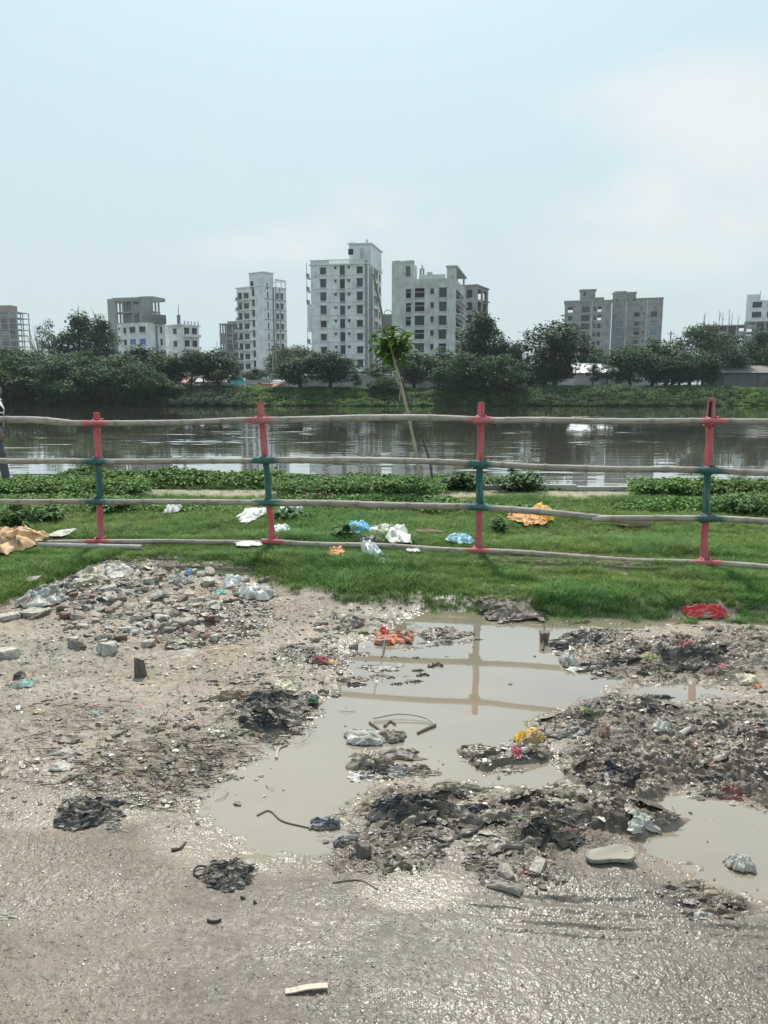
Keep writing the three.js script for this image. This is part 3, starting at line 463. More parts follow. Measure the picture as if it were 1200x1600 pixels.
{ // white four storey house with blue shutters
  const b = new House('white_house', 'white four storey house with two bright blue windows above the trees', 188, 235, 262, 190, 30); const top = b.H(505), fl = (b.H(514) - b.H(533)), hf = [], hs = [];
  for (let i = 0; i < 4; i++) { const v = b.H(514) - i * fl; hf.push([b.W * 0.2, v - 0.8, b.W * 0.1, 1.4, 'plain'], [b.W * 0.4, v - 0.75, b.W * 0.2, 1.4, i === 1 ? 'blue' : 'hood'], [b.W * 0.72, v - 0.75, b.W * 0.2, 1.4, i === 1 ? 'blue' : 'hood'], [b.W * 0.03, v, b.W * 0.05, 0.6, 'vent']); hs.push([b.D * 0.70, v - 0.8, b.D * 0.14, 1.6, 'plain']); }
  b.wall('front', top, hf, M.white); b.wall('side', top, hs, M.white); b.wall('left', top, [], M.white); b.wall('back', top, [], M.white); b.slabs(rows(0.2, fl, 5)); b.box('roof', b.W + 0.2, 0.2, b.D + 0.2, -b.W / 2, top + 0.1, -b.D / 2, M.trim);
  b.box('roof_room', b.W * 0.5, b.H(491) - top, b.D * 0.5, -b.W * 0.12, (b.H(491) + top) / 2 + 0.1, -b.D * 0.6, M.dark); b.box('shaft', 0.05, top - 1, b.D * 0.12, 0.03, top / 2, -b.D * 0.48, M.pipe);
  for (const x of [0.1, 0.35, 0.6]) rebars(b, -b.W * x, b.H(491), -b.D * 0.6, 1.3, 3);
}
{
  const b = new House('white_wing', 'white wing with stacked balconies and a column stub on its roof', 260, 288, 314, 196, 38); const top = b.H(508), fl = 3.1, hf = [], hs = [];
  for (let i = 0; i < 5; i++) { const v = b.H(517) - i * fl; hf.push([b.W * 0.5, v - 0.7, b.W * 0.2, 1.4, 'hood']); hs.push([b.D * 0.12, v - 0.9, b.D * 0.3, 1.8, 'plain'], [b.D * 0.58, v - 0.9, b.D * 0.3, 1.8, 'plain']); b.box('balcony', 1.1, 0.2, b.D * 0.92, 0.56, v - 1.35, -b.D * 0.5, M.trim); b.box('balcony_rail', 0.1, 0.5, b.D * 0.92, 1.05, v - 0.99, -b.D * 0.5, M.trim); }
  b.wall('front', top, hf, M.white); b.wall('side', top, hs, M.white); b.wall('left', top, [], M.white); b.wall('back', top, [], M.white); b.slabs(rows(0.2, fl, 5)); b.box('roof', b.W + 0.2, 0.2, b.D + 1.6, -b.W / 2, top + 0.1, -b.D / 2, M.trim);
  b.box('column_stub', 0.75, 2.4, 0.5, -b.W * 0.3, top + 1.4, -0.8, M.dark); rebars(b, -b.W * 0.3, top + 2.6, -0.8, 2.6, 5); for (let k = 0; k < 5; k++) b.box('parapet_post', 0.3, 0.9, 0.3, 0.4, top + 0.65, -b.D * (0.1 + 0.2 * k), M.white);
}
{
  const b = new House('scaffolded_block', 'small grey block wrapped in bamboo scaffolding left of the slim white tower', 346, 376, 384, 265, 12); const top = b.H(505), fl = 3.2; skeleton(b, top, fl, 4, 3, M.greybrick, 0.6);
  const sc = []; for (let i = 0; i < 7; i++) sc.push(clean(tube([[-b.W - 0.8 + i * b.W / 5, 0, 1.3], [-b.W - 0.8 + i * b.W / 5 + rB() * 0.4, top * (0.6 + 0.2 * rB()), 1.3]], 0.09, 4))); for (let i = 1; i < 5; i++) sc.push(clean(tube([[-b.W - 2.5, top * 0.12 * i + 2, 1.4], [0.8, top * 0.12 * i + 2.3, 1.4]], 0.08, 4))); part('scaffolding', mergeGeometries(sc), M.rust, b.g);
  b.box('roof_room', b.W * 0.5, 0.8, 4, -b.W * 0.4, top + 0.4, -3, M.concrete);
}
{ // grey brick twins at right
  const b = new House('grey_block', 'grey bare brick block, left one of the twin grey blocks on the right', 878, 950, 951, 270, 13); const top = b.H(470), fl = (b.H(482.7) - b.H(522.7)) / 3, hf = [], u = z => b.W * (z - 235) / 209;
  for (let i = 0; i < 7; i++) { const v = b.H(482.7) - i * fl; hf.push([u(250), v - 0.9, u(272) - u(250), 1.8, i ? 'hood' : null], [u(311), v - 1.1, u(347) - u(311), 2.1, 'plain'], [u(366), v - 0.8, u(377) - u(366), 1.5, 'plain'], [u(383), v - 0.8, u(399) - u(383), 1.7, i > 1 ? 'plain' : null]); }
  b.wall('front', top, hf, M.greybrick); b.wall('side', top, [], M.greybrick); b.wall('left', top, [], M.greybrick); b.wall('back', top, hf.slice(0, 8).filter(h => !h[4]).map(h => [b.W - h[0] - h[2] * 1.6, h[1] - 0.2, h[2] * 2.2, 2.4]), M.greybrick); b.slabs(rows(top - 4.6 - 5 * fl, fl, 7).filter(y => y > 0)); b.box('roof', b.W + 0.6, 0.35, b.D + 0.4, -b.W / 2, top + 0.18, -b.D / 2, M.concrete);
  b.box('stair_head', u(370) - u(302), b.H(453) - top, 5, -b.W + u(336), (b.H(453) + top) / 2 + 0.2, -3, M.greybrick); b.box('stair_head_roof', u(375) - u(298), 0.35, 5.6, -b.W + u(336), b.H(453) + 0.3, -3, M.concrete); b.box('roof_room', u(410) - u(372), b.H(464.5) - top, 4, -b.W + u(391), (b.H(464.5) + top) / 2 + 0.2, -3, M.greybrick); b.box('stair_head_window', 0.7, 1.2, 0.06, -b.W + u(322), b.H(458), -0.48, M.panes[2]); b.box('ledge', 1.4, 0.3, 3, -b.W - 0.6, b.H(491), -1.5, M.concrete);
  part('pipe', tube([[-b.W + u(357), 0, 0.12], [-b.W + u(357), top, 0.12]], 0.16, 6), M.plaster, b.g);
}
{
  const b = new House('grey_block', 'grey brick block with stepped roof and bluish panes, right of its grey twin', 951, 1029, 1030, 272, 16); const u = z => b.W * (z - 456) / (672 - 456), top = b.H(466), fl = (b.H(505) - b.H(548)) / 3, hf = [];
  for (let i = -1; i < 6; i++) { const v = b.H(505) - i * fl; hf.push([u(476), v - 1.1, u(505) - u(476), i < 0 ? 0.01 : 2.2, 'teal'], [u(552), v - 0.8, u(575) - u(552), 1.6, i % 2 ? 'open' : 'hood'], [u(588), v - 0.3, u(596) - u(588), 0.9, 'plain'], [u(622), v - 1.0, u(650) - u(622), 2.0, i < 0 ? 'plain' : 'teal']); }
  b.wall('front', top, hf.filter(h => h[3] > 0.1), M.greybrick); b.wall('side', top, [], M.greybrick); b.wall('left', top, [], M.greybrick); b.wall('back', top, [], M.greybrick); b.slabs(rows(0.3, fl, 8)); b.box('roof', b.W + 0.3, 0.3, b.D + 0.3, -b.W / 2, top + 0.15, -b.D / 2, M.concrete);
  const w1 = u(556), h1 = b.H(456); b.box('roof_room', w1, h1 - top, 5, -b.W + w1 / 2, (h1 + top) / 2, -2.502, M.greybrick); b.box('roof_room_roof', w1 + 0.4, 0.3, 5.4, -b.W + w1 / 2, h1 + 0.15, -2.5, M.concrete); b.box('roof_room', u(520) - u(468), 0.6, 3, -b.W + u(490), h1 + 0.5, -2.5, M.greybrick);
  b.box('roof_pillar', u(674) - u(652), b.H(468) - top + 0.5, 0.6, -u(672) + u(661) , top + 0.3, -0.3, M.greybrick); for (const z of [475, 520, 548]) b.box('roof_room_window', 0.8, 1.0, 0.06, -b.W + u(z), h1 - 2.2, 0.03, M.panes[2]);
  for (const z of [516, 606]) part('pipe', tube([[-b.W + u(z), 0, 0.13], [-b.W + u(z), top, 0.13]], 0.17, 6), M.plaster, b.g); for (let i = 0; i < 5; i++) b.box('balcony', u(580) - u(545), 0.2, 1.0, -b.W + u(562), b.H(505) - i * fl - 1.3, 0.51, M.concrete);
}
{ // right edge: white upper floors on a bare skeleton, and a lower skeleton with rebar
  const b = new House('half_clad_block', 'block with white upper floors and bare columns below at the right edge', 1157, 1236, 1240, 240, 24); const top = b.H(468), mid = b.H(500), fl = 3.0, hf = [];
  for (let i = 0; i < 2; i++) for (let k = 0; k < 3; k++) hf.push([b.W * (0.12 + 0.3 * k), mid + 1.1 + i * fl, b.W * 0.19, 1.7, 'hood']);
  const w = b.wall('front', top, hf, M.white, { v0: mid }); b.wall('side', top, [], M.white, { v0: mid }); b.wall('left', top, [], M.white, { v0: mid }); b.wall('back', top, [], M.white, { v0: mid }); b.box('roof', b.W, 0.25, b.D, -b.W / 2, top + 0.13, -b.D / 2, M.white);
  skeleton(b, mid - 0.02, 3.1, 6, 3, M.concrete, 0.2); b.box('roof_room', b.W * 0.27, b.H(457) - top, 5, -b.W + b.W * 0.135, (b.H(457) + top) / 2, -2.51, M.white); part('antenna', tube([[-b.W * 0.74, b.H(457), -1], [-b.W * 0.74, b.H(452), -1]], 0.1, 5), M.pipe, b.g);
  const c = new House('column_skeleton', 'low bare concrete skeleton with tall starter bars sticking up at right', 1088, 1160, 1170, 232, 23); const t2 = c.H(507); skeleton(c, t2, 3.1, 6, 3, M.concrete, 0.12);
  for (const [p, h] of [[1093, 483], [1117, 481], [1122, 486], [1133, 482], [1137, 488], [1147, 492]]) rebars(c, -c.W + c.u(p), t2, -1 - rB() * 4, c.H(h) - t2, 4);
}
{ const b = new House('distant_house', 'small pale house showing between two tall trees', 799, 809, 812, 300, 14); const top = b.H(540); b.wall('front', top, [[b.W * 0.3, top - 2.6, b.W * 0.3, 1.5, 'plain']], M.plaster); b.wall('side', top, [], M.plaster); b.wall('left', top, [], M.plaster); b.wall('back', top, [], M.plaster); b.box('roof', b.W, 0.2, b.D, -b.W / 2, top + 0.1, -b.D / 2, M.trim); }

// low things along the far bank
function farWall(name, label, px0, px1, s0, s1, py, mat, cap, h0) {
  const y0 = 0.95, a = [xAt(px0, s0), -s0], b = [xAt(px1, s1), -s1], L = Math.hypot(b[0] - a[0], b[1] - a[1]), n = Math.max(2, Math.round(L / 2.6)), g = thing(name, label, 'wall', [a[0], y0, a[1]], -Math.atan2(b[1] - a[1], b[0] - a[0])), H = hgt(py, (s0 + s1) / 2) - y0;
  for (let i = 0; i < n; i++) { part('wall_panel', boxAt(L / n - 0.22, H - 0.14, 0.14, (i + 0.5) * L / n, (H - 0.14) / 2, 0), mat, g); part('pillar', boxAt(0.21, H - 0.06, 0.24, i * L / n, (H - 0.06) / 2, 0), mat, g); }
  if (cap) part('coping', boxAt(L + 0.3, 0.12, 0.4, L / 2, H + 0.005, 0), cap, g); return g;
}
const capMat = std([0.66, 0.67, 0.66], 0.6), tinMat = std([0.30, 0.31, 0.31], 0.75);
farWall('boundary_wall', 'long grey boundary wall with a bright coping below the tallest block', 425, 622, 106, 104, 585, M.concrete, capMat);
farWall('boundary_wall', 'short grey boundary wall with bright coping right of the leaning pole', 632, 700, 103, 102, 583, M.concrete, capMat);
farWall('boundary_wall', 'low dark boundary wall behind the left trees', 110, 262, 101, 103, 595, M.dark, null);
farWall('boundary_wall', 'low pale boundary wall glimpsed under the trees right of centre', 765, 900, 103, 104, 590, M.plaster, null);
function shed(label, px0, px1, s, pyE, pyR, roofMat, wallMat, dep = 7) {
  const X0 = xAt(px0, s), X1 = xAt(px1, s), L = X1 - X0, y0 = 0.95, he = hgt(pyE, s) - y0, hr = hgt(pyR, s + dep / 2) - y0, g = thing('shed', label, 'shed', [X0, y0, -s]);
  part('wall', boxAt(L, he, 0.2, L / 2, he / 2, 0), wallMat, g); part('wall', boxAt(0.2, he, dep - 0.3, 0.1, he / 2, -dep / 2), wallMat, g); part('wall', boxAt(0.2, he, dep - 0.3, L - 0.1, he / 2, -dep / 2), wallMat, g); part('wall', boxAt(L, he, 0.2, L / 2, he / 2, -dep), wallMat, g);
  const P = [], I = []; let n = 0; for (let x = -0.5; x <= L + 0.5; x += 0.14) { const w = 0.04 * (n % 2); for (const [y, z] of [[he - 0.1 + w, 0.6], [hr + w, -dep / 2], [he - 0.1 + w, -dep - 0.6]]) P.push(x, y + 0.12, z); if (n) { const a = (n - 1) * 3; I.push(a, a + 3, a + 1, a + 3, a + 4, a + 1, a + 1, a + 4, a + 2, a + 4, a + 5, a + 2); } n++; } part('roof', meshFrom(P, I), roofMat, g);
  part('door', boxAt(1.0, Math.min(2, he * 0.85), 0.08, L * 0.7, Math.min(2, he * 0.85) / 2, 0.145), M.dark, g); return g;
}
shed('shed with a bright white tin roof in front of the twin grey blocks', 900, 962, 118, 583, 569, std([0.78, 0.79, 0.79], 0.45), M.concrete);
shed('low dark shed with a worn thatched looking roof at the right edge', 1130, 1215, 100, 583, 573, std([0.16, 0.15, 0.135], 0.9), M.dark);
shed('red roofed hut behind the left trees', 262, 288, 104, 598, 591, std([0.30, 0.07, 0.05], 0.7), M.plaster, 4);
shed('pale tin roofed hut beneath the slim white tower', 312, 352, 104, 597, 588, tinMat, M.concrete, 5);
// ---------------------------------------------------------------- trees of the far bank
const barkMat = std([0.075, 0.06, 0.045], 0.95);
const crownMats = [leafMat([1, 1, 1], 0.32, 0.6)];
function crownGeo(seed, o) {
  const r = rng(seed), P = [], I = [], C = [];
  const clumps = []; let tries = 0;
  while (clumps.length < o.clumps && tries++ < 4000) {
    const a = r() * 2 * Math.PI, u = r() * 2 - 1, rad = Math.pow(r(), 0.4), q = Math.sqrt(1 - u * u);
    let x = Math.cos(a) * q * rad, y = u * rad, z = Math.sin(a) * q * rad;
    if (o.shape === 'flat') { y = y * 0.8 + 0.35 * (1 - x * x - z * z); }
    if (o.shape === 'cone') { const t = (y + 1) / 2, k = 1.15 - 0.85 * t; x *= k; z *= k; }
    if (o.shape === 'drape') { const t = (y + 1) / 2, k = 0.75 + 0.45 * (1 - t); x *= k; z *= k; }
    clumps.push([x * o.w / 2, (y + 1) / 2 * o.h + o.lift, z * o.w / 2, o.cr * (0.65 + 0.8 * r()), r()]);
  }
  for (const [cx, cy, cz, cr, sh] of clumps) {
    const n = Math.round(1.55 * o.leaves * cr * cr / (o.cr * o.cr));
    for (let k = 0; k < n; k++) {
      const a = r() * 6.283, u = r() * 2 - 1, q = Math.sqrt(1 - u * u), rad = cr * (0.45 + 0.6 * r()) * (1 + 0.3 * (r() - 0.5));
      const x = cx + Math.cos(a) * q * rad, y = cy + u * rad * 0.72, z = cz + Math.sin(a) * q * rad, L = o.leaf * 0.95 * (0.6 + 0.8 * r()), Wd = L * (0.45 + 0.25 * r());
      const b = r() * 6.283, tilt = (r() - 0.35) * 1.5, dx = Math.cos(b) * Math.cos(tilt), dy = -Math.sin(tilt), dz = Math.sin(b) * Math.cos(tilt), sx = -Math.sin(b), sz = Math.cos(b), roll = (r() - 0.5) * 1.2;
      const v = P.length / 3; P.push(x, y, z, x + dx * L * 0.5 + sx * Wd / 2, y + dy * L * 0.5 + roll * Wd * 0.5, z + dz * L * 0.5 + sz * Wd / 2, x + dx * L, y + dy * L - 0.15 * L, z + dz * L, x + dx * L * 0.5 - sx * Wd / 2, y + dy * L * 0.5 - roll * Wd * 0.5, z + dz * L * 0.5 - sz * Wd / 2);
      I.push(v, v + 1, v + 2, v, v + 2, v + 3);
      const k1 = (0.55 + 0.85 * sh) * (0.75 + 0.5 * r()); for (let m = 0; m < 4; m++) C.push(o.c[0] * k1, o.c[1] * k1, o.c[2] * k1);
    }
  }
  return meshFrom(P, I, null, C);
}
function trunkGeo(seed, h, rad, spread, limbs = 5, lean = 0) {
  const r = rng(seed), a = [], bend = (r() - 0.5) * 0.5;
  const tr = spline([[0, -0.4, 0], [bend * 0.3, h * 0.3, 0.1], [bend + lean, h * 0.65, (r() - 0.5) * 0.4], [bend * 0.6 + lean * 1.6, h, (r() - 0.5) * 0.6]], 9); a.push(clean(tube(tr, t => rad * (1.35 - 0.95 * t) * (t < 0.1 ? 1.3 : 1), 7)));
  for (let i = 0; i < limbs; i++) { const t = 0.42 + 0.5 * i / limbs, p = tr[Math.round(t * 9)], an = r() * 6.283, L = spread * (0.5 + 0.5 * r()), up = h * (0.18 + 0.25 * r()); a.push(clean(tube(spline([[p.x, p.y, p.z], [p.x + Math.cos(an) * L * 0.5, p.y + up * 0.6, p.z + Math.sin(an) * L * 0.5], [p.x + Math.cos(an) * L, p.y + up, p.z + Math.sin(an) * L]], 5), q => rad * 0.5 * (1 - 0.8 * q), 5))); }
  return mergeGeometries(a);
}
const DARK = [0.036, 0.076, 0.028], MIDG = [0.058, 0.112, 0.036], PALE = [0.085, 0.148, 0.050], DUST = [0.062, 0.100, 0.050];
const KIND = {};
function kind(k, seed, co, th, tr, spread, limbs = 5) { const g = new THREE.Group(); g.name = 'tree_model'; part('crown', crownGeo(seed, co), crownMats[0], g); part('trunk', trunkGeo(seed + 1, th, tr, spread, limbs), barkMat, g); KIND[k] = g; g.userData.h = co.h + co.lift; g.userData.w = co.w; }
kind('round', 11, { w: 7, h: 6.5, lift: 1.7, clumps: 70, cr: 0.95, leaves: 62, leaf: 0.34, c: DARK, shape: 'ball' }, 6.5, 0.2, 2.4);
kind('round2', 12, { w: 7, h: 6.2, lift: 1.4, clumps: 62, cr: 1.0, leaves: 62, leaf: 0.36, c: MIDG, shape: 'ball' }, 6, 0.2, 2.4);
kind('cone', 13, { w: 7, h: 8.4, lift: 1.2, clumps: 80, cr: 0.9, leaves: 62, leaf: 0.32, c: DARK, shape: 'cone' }, 8.2, 0.2, 2.2, 7);
kind('umbrella', 14, { w: 8, h: 4.2, lift: 3.2, clumps: 56, cr: 0.8, leaves: 60, leaf: 0.28, c: DUST, shape: 'flat' }, 6, 0.16, 3.2, 7);
kind('airy', 15, { w: 5, h: 6.5, lift: 2.3, clumps: 34, cr: 0.72, leaves: 50, leaf: 0.32, c: MIDG, shape: 'ball' }, 7, 0.13, 1.9, 6);
kind('drape', 16, { w: 8, h: 5.6, lift: 0.1, clumps: 80, cr: 0.95, leaves: 62, leaf: 0.34, c: MIDG, shape: 'drape' }, 4.6, 0.18, 2.8);
kind('slender', 17, { w: 3.2, h: 4.6, lift: 1.9, clumps: 22, cr: 0.62, leaves: 50, leaf: 0.28, c: PALE, shape: 'ball' }, 5, 0.08, 1.1, 4);
kind('bright', 18, { w: 6.4, h: 6, lift: 1.6, clumps: 60, cr: 0.85, leaves: 60, leaf: 0.38, c: PALE, shape: 'ball' }, 6, 0.17, 2.2);
// px: centre, left-right width, top row, base row distance s
let treeNo = 0;
function tree(k, label, px, wpx, pyTop, s, turn, group = 'trees along the far bank') {
  const m = KIND[k], o = m.clone(); o.name = numbered(k === 'cone' ? 'tall_tree' : k === 'umbrella' ? 'umbrella_tree' : k === 'slender' ? 'young_tree' : 'leafy_tree'); o.userData = {}; tag(o, label, 'tree', group); scene.add(o);
  const x = xAt(px, s), y = land(x, s), h = hgt(pyTop, s) - y, w = wpx / 1200 * s * CP; o.position.set(x, y - 0.05, -s); o.rotation.y = turn ?? (treeNo * 2.4); treeNo++;
  const sy = h / m.userData.h * 1.0, sx = Math.min(w / m.userData.w * 1.08, 1.7 * sy); o.scale.set(sx, sy, sx); return o;
}
// left mass
tree('cone', 'tall dark tree rising highest behind the left trees, left of the curved shell', 128, 92, 488, 112, 0.4); tree('airy', 'narrow dark tree at the left flank of the tall dark one', 85, 40, 502, 111, 1.0); tree('cone', 'dark tree right of the tall one, touching the curved shell', 165, 62, 494, 114, 2.2);
tree('round2', 'rounded tree below the brown skeleton at the left edge', 22, 95, 538, 94); tree('drape', 'low draping tree over the water at the left edge', -20, 120, 556, 82); tree('drape', 'broad draping tree over the water under the bare tree', 62, 110, 572, 82); tree('round', 'round dark tree right of the bare tree', 108, 78, 552, 92);
tree('bright', 'lighter green tree in front of the tall dark one', 142, 62, 548, 88); tree('drape', 'draping bush like tree left of the white house trees', 128, 105, 578, 82); tree('drape', 'broad dark tree over the water below the curved shell', 190, 100, 560, 83); tree('round', 'wide dark tree in front of the white four storey house', 222, 108, 538, 88);
tree('round2', 'dark tree under the white wing', 262, 72, 552, 86); tree('umbrella', 'flat topped tree right of the white wing', 300, 70, 548, 86); tree('round', 'dark tree below the scaffolded block', 342, 72, 543, 87); tree('airy', 'thin tree between the white wing and the scaffolded block', 318, 40, 556, 94);
tree('drape', 'low drooping tree at the water beneath the white wing', 245, 70, 585, 81); tree('slender', 'young tree with two thin stems near the teal tarp', 345, 30, 572, 84);
// around the slim tower and the big block
tree('round2', 'small round tree at the foot of the slim white tower', 447, 50, 540, 112); tree('umbrella', 'spreading tree right of the slim white tower', 468, 70, 541, 98); tree('round', 'dark wide tree hanging low in front of the tallest block', 515, 92, 546, 84.5); tree('round2', 'dark tree beside the two utility poles', 470, 84, 552, 87); tree('airy', 'thin tree before the boundary wall below the tallest block', 556, 22, 578, 85); tree('slender', 'grey green young tree left of the leaning pole', 590, 44, 560, 84);
tree('round', 'small dark tree behind the leaning pole and its leaf crown', 648, 72, 548, 88); tree('bright', 'pale flowering tree under the rough plastered block', 688, 60, 545, 96); tree('round2', 'middle green tree right of the sapling crown', 700, 84, 556, 90); tree('drape', 'greyish bushy tree at the water left of the leaning pole foot', 605, 54, 588, 82);
tree('cone', 'tallest tree of the far bank, below the dark unfinished block', 752, 96, 488, 90, 0.9); tree('round', 'dark tree hugging the right side of the tallest far bank tree', 787, 52, 528, 90); tree('drape', 'dark draping tree at the foot of the tallest far bank tree', 722, 90, 552, 83); tree('round2', 'small dark tree left of the big round tree', 806, 44, 560, 88);
tree('round', 'big round dark tree left of the twin grey blocks', 866, 108, 500, 90, 2.0); tree('drape', 'low dark foliage tree under the big round tree', 850, 66, 556, 91); tree('bright', 'light green tree behind the white roofed shed', 930, 60, 546, 125); tree('airy', 'thin tree in front of the white roofed shed', 926, 30, 560, 90);
tree('slender', 'young tree right of the white roofed shed', 948, 38, 566, 88); tree('round2', 'bushy tree at the left of the light green group', 985, 72, 535, 89); tree('bright', 'light green leafy tree below the stepped grey block', 1018, 78, 530, 92); tree('round', 'grey green tree in the middle of the right group', 1040, 84, 556, 87); tree('umbrella', 'wide flat topped tree in front of the column skeleton', 1098, 98, 508, 95); tree('round2', 'dark tree beneath the flat topped tree', 1076, 84, 545, 89);
tree('round', 'dark tree before the half clad block at the right edge', 1185, 60, 512, 108); tree('bright', 'lighter bush tree before the dark shed at the right edge', 1150, 50, 556, 112); tree('round2', 'tree leaving the picture at the right edge', 1215, 60, 528, 105); tree('airy', 'thin tree left of the dark shed', 1112, 40, 566, 89);
for (const [k, label, px, w, t, s] of [['bright', 'dark overhanging tree at the water, leftmost of the low bank trees', 15, 80, 556, 79.5], ['drape', 'dark overhanging tree at the water below the round dark tree', 95, 100, 562, 79.5], ['round2', 'dark overhanging tree at the water below the white house', 165, 75, 566, 79.5], ['drape', 'dark overhanging tree at the water left of the drooping one', 215, 80, 570, 79.5], ['round2', 'dark bushy tree filling the gap under the white house', 185, 90, 556, 86], ['round', 'dark tree filling the gap left of the white wing', 240, 80, 560, 90], ['round2', 'dark tree behind the bare tree', 60, 90, 545, 100], ['drape', 'dark bush tree at the water below the tallest far bank tree', 775, 95, 556, 82.5], ['round', 'dense tree behind the tallest far bank tree', 770, 90, 530, 98], ['round2', 'dense tree left behind the tallest far bank tree', 715, 70, 550, 98], ['round2', 'full tree joining the light green group on its right', 1050, 70, 535, 96], ['round', 'full dark tree behind the flat topped tree', 1125, 80, 535, 104]]) tree(k, label, px, w, t, s);
for (const [px, w, t, s, where] of [[400, 40, 574, 118, 'below the slim white tower'], [540, 60, 572, 116, 'at the foot of the tallest block'], [668, 80, 572, 112, 'at the foot of the rough plastered block'], [890, 70, 565, 122, 'left of the white roofed shed'], [1060, 90, 552, 120, 'left of the column skeleton'], [330, 60, 566, 110, 'below the scaffolded block'], [60, 70, 556, 112, 'near the bare tree at the left'], [960, 70, 560, 122, 'right behind the white roofed shed']]) tree('round', 'second row tree mostly hidden by others, ' + where, px, w, t, s);
// leafless tree at left
{
  const x = xAt(64, 118), g = thing('bare_tree', 'pale leafless tree between the brown skeleton and the tall dark tree', 'tree', [x, land(x, 118), -118]), r = rng(31), m = std([0.33, 0.31, 0.29], 0.9), a = [];
  const H = hgt(505, 118) - 1.0; part('trunk', tube([[0, -0.2, 0], [0.1, H * 0.5, 0]], [0.16, 0.1], 6), m, g);
  for (let i = 0; i < 34; i++) { const an = r() * 6.28, y = H * (0.35 + 0.3 * r()), L = 1.2 + r() * 1.6; a.push(clean(tube(spline([[0.05, Math.min(y, H * 0.5), 0], [Math.cos(an) * L * 0.5, y + H * 0.15, Math.sin(an) * L * 0.5], [Math.cos(an) * L * 0.9, y + H * (0.25 + 0.2 * r()), Math.sin(an) * L * 0.9]], 6), q => 0.055 * (1.1 - q), 4))); }
  part('branches', mergeGeometries(a), m, g);
}
// utility poles
for (const [px, top, lab] of [[427, 540, 'thin utility pole, left one of two below the slim white tower'], [431.5, 536, 'thin utility pole, right one of two below the slim white tower'], [1043, 517, 'utility pole with a crossarm above the light green trees']]) { const s = px > 1000 ? 130 : 108, x = xAt(px, s), H = hgt(top, s) - 0.95, g = thing('utility_pole', lab, 'utility pole', [x, 0.95, -s]); part('pole', tube([[0, -0.3, 0], [0.05, H, 0]], [0.16, 0.11], 7), M.concrete, g); part('crossarm', boxAt(1.1, 0.1, 0.1, 0.05, H - 0.5, 0.12), M.rust, g); for (const d of [-0.45, 0.5]) part('insulator', new THREE.CylinderGeometry(0.05, 0.06, 0.2, 6).translate(d, H - 0.34, 0.12), M.trim, g); }
// rough cover of the far bank
const shoreFar = x => { let s = 70; while (s < 90 && land(x, s) < WATER - 0.02) s += 0.1; return s; };
{
  const r = rng(8), cl = crownGeo(99, { w: 1.7, h: 0.7, lift: 0, clumps: 7, cr: 0.34, leaves: 34, leaf: 0.15, c: [1, 1, 1], shape: 'ball' }), n = 6000, im = new THREE.InstancedMesh(cl, leafMat([1, 1, 1], 0.2, 0.6), n), d = new THREE.Object3D(), c = new THREE.Color();
  for (let i = 0; i < n; i++) { const px = -80 + r() * 1360, t = Math.pow(r(), 1.3), x0 = xAt(px, 80), sw = shoreFar(x0), s = sw + t * 13, x = xAt(px, s), lush = sstep(330, 420, px) * (1 - 0.5 * sstep(640, 720, px)) + sstep(1120, 1180, px); d.position.set(x, Math.max(land(x, s), WATER) - 0.05, -s); const k = (0.35 + 0.5 * r()); d.scale.set(k * 1.25, k * (0.8 + 0.5 * r()) * (1 - 0.35 * lush), k * 1.25); d.rotation.set(0, r() * 6.28, 0); d.updateMatrix(); im.setMatrixAt(i, d.matrix); const v = 0.7 + 0.6 * r(); c.setRGB(lerp(0.045, 0.100, lush) * v, lerp(0.080, 0.185, lush) * v, 0.036 * v); im.setColorAt(i, c); }
  im.name = 'bank_undergrowth'; tag(im, 'rough green undergrowth covering the far bank of the lake', 'undergrowth', null, 'stuff'); shadow(im); scene.add(im);
}
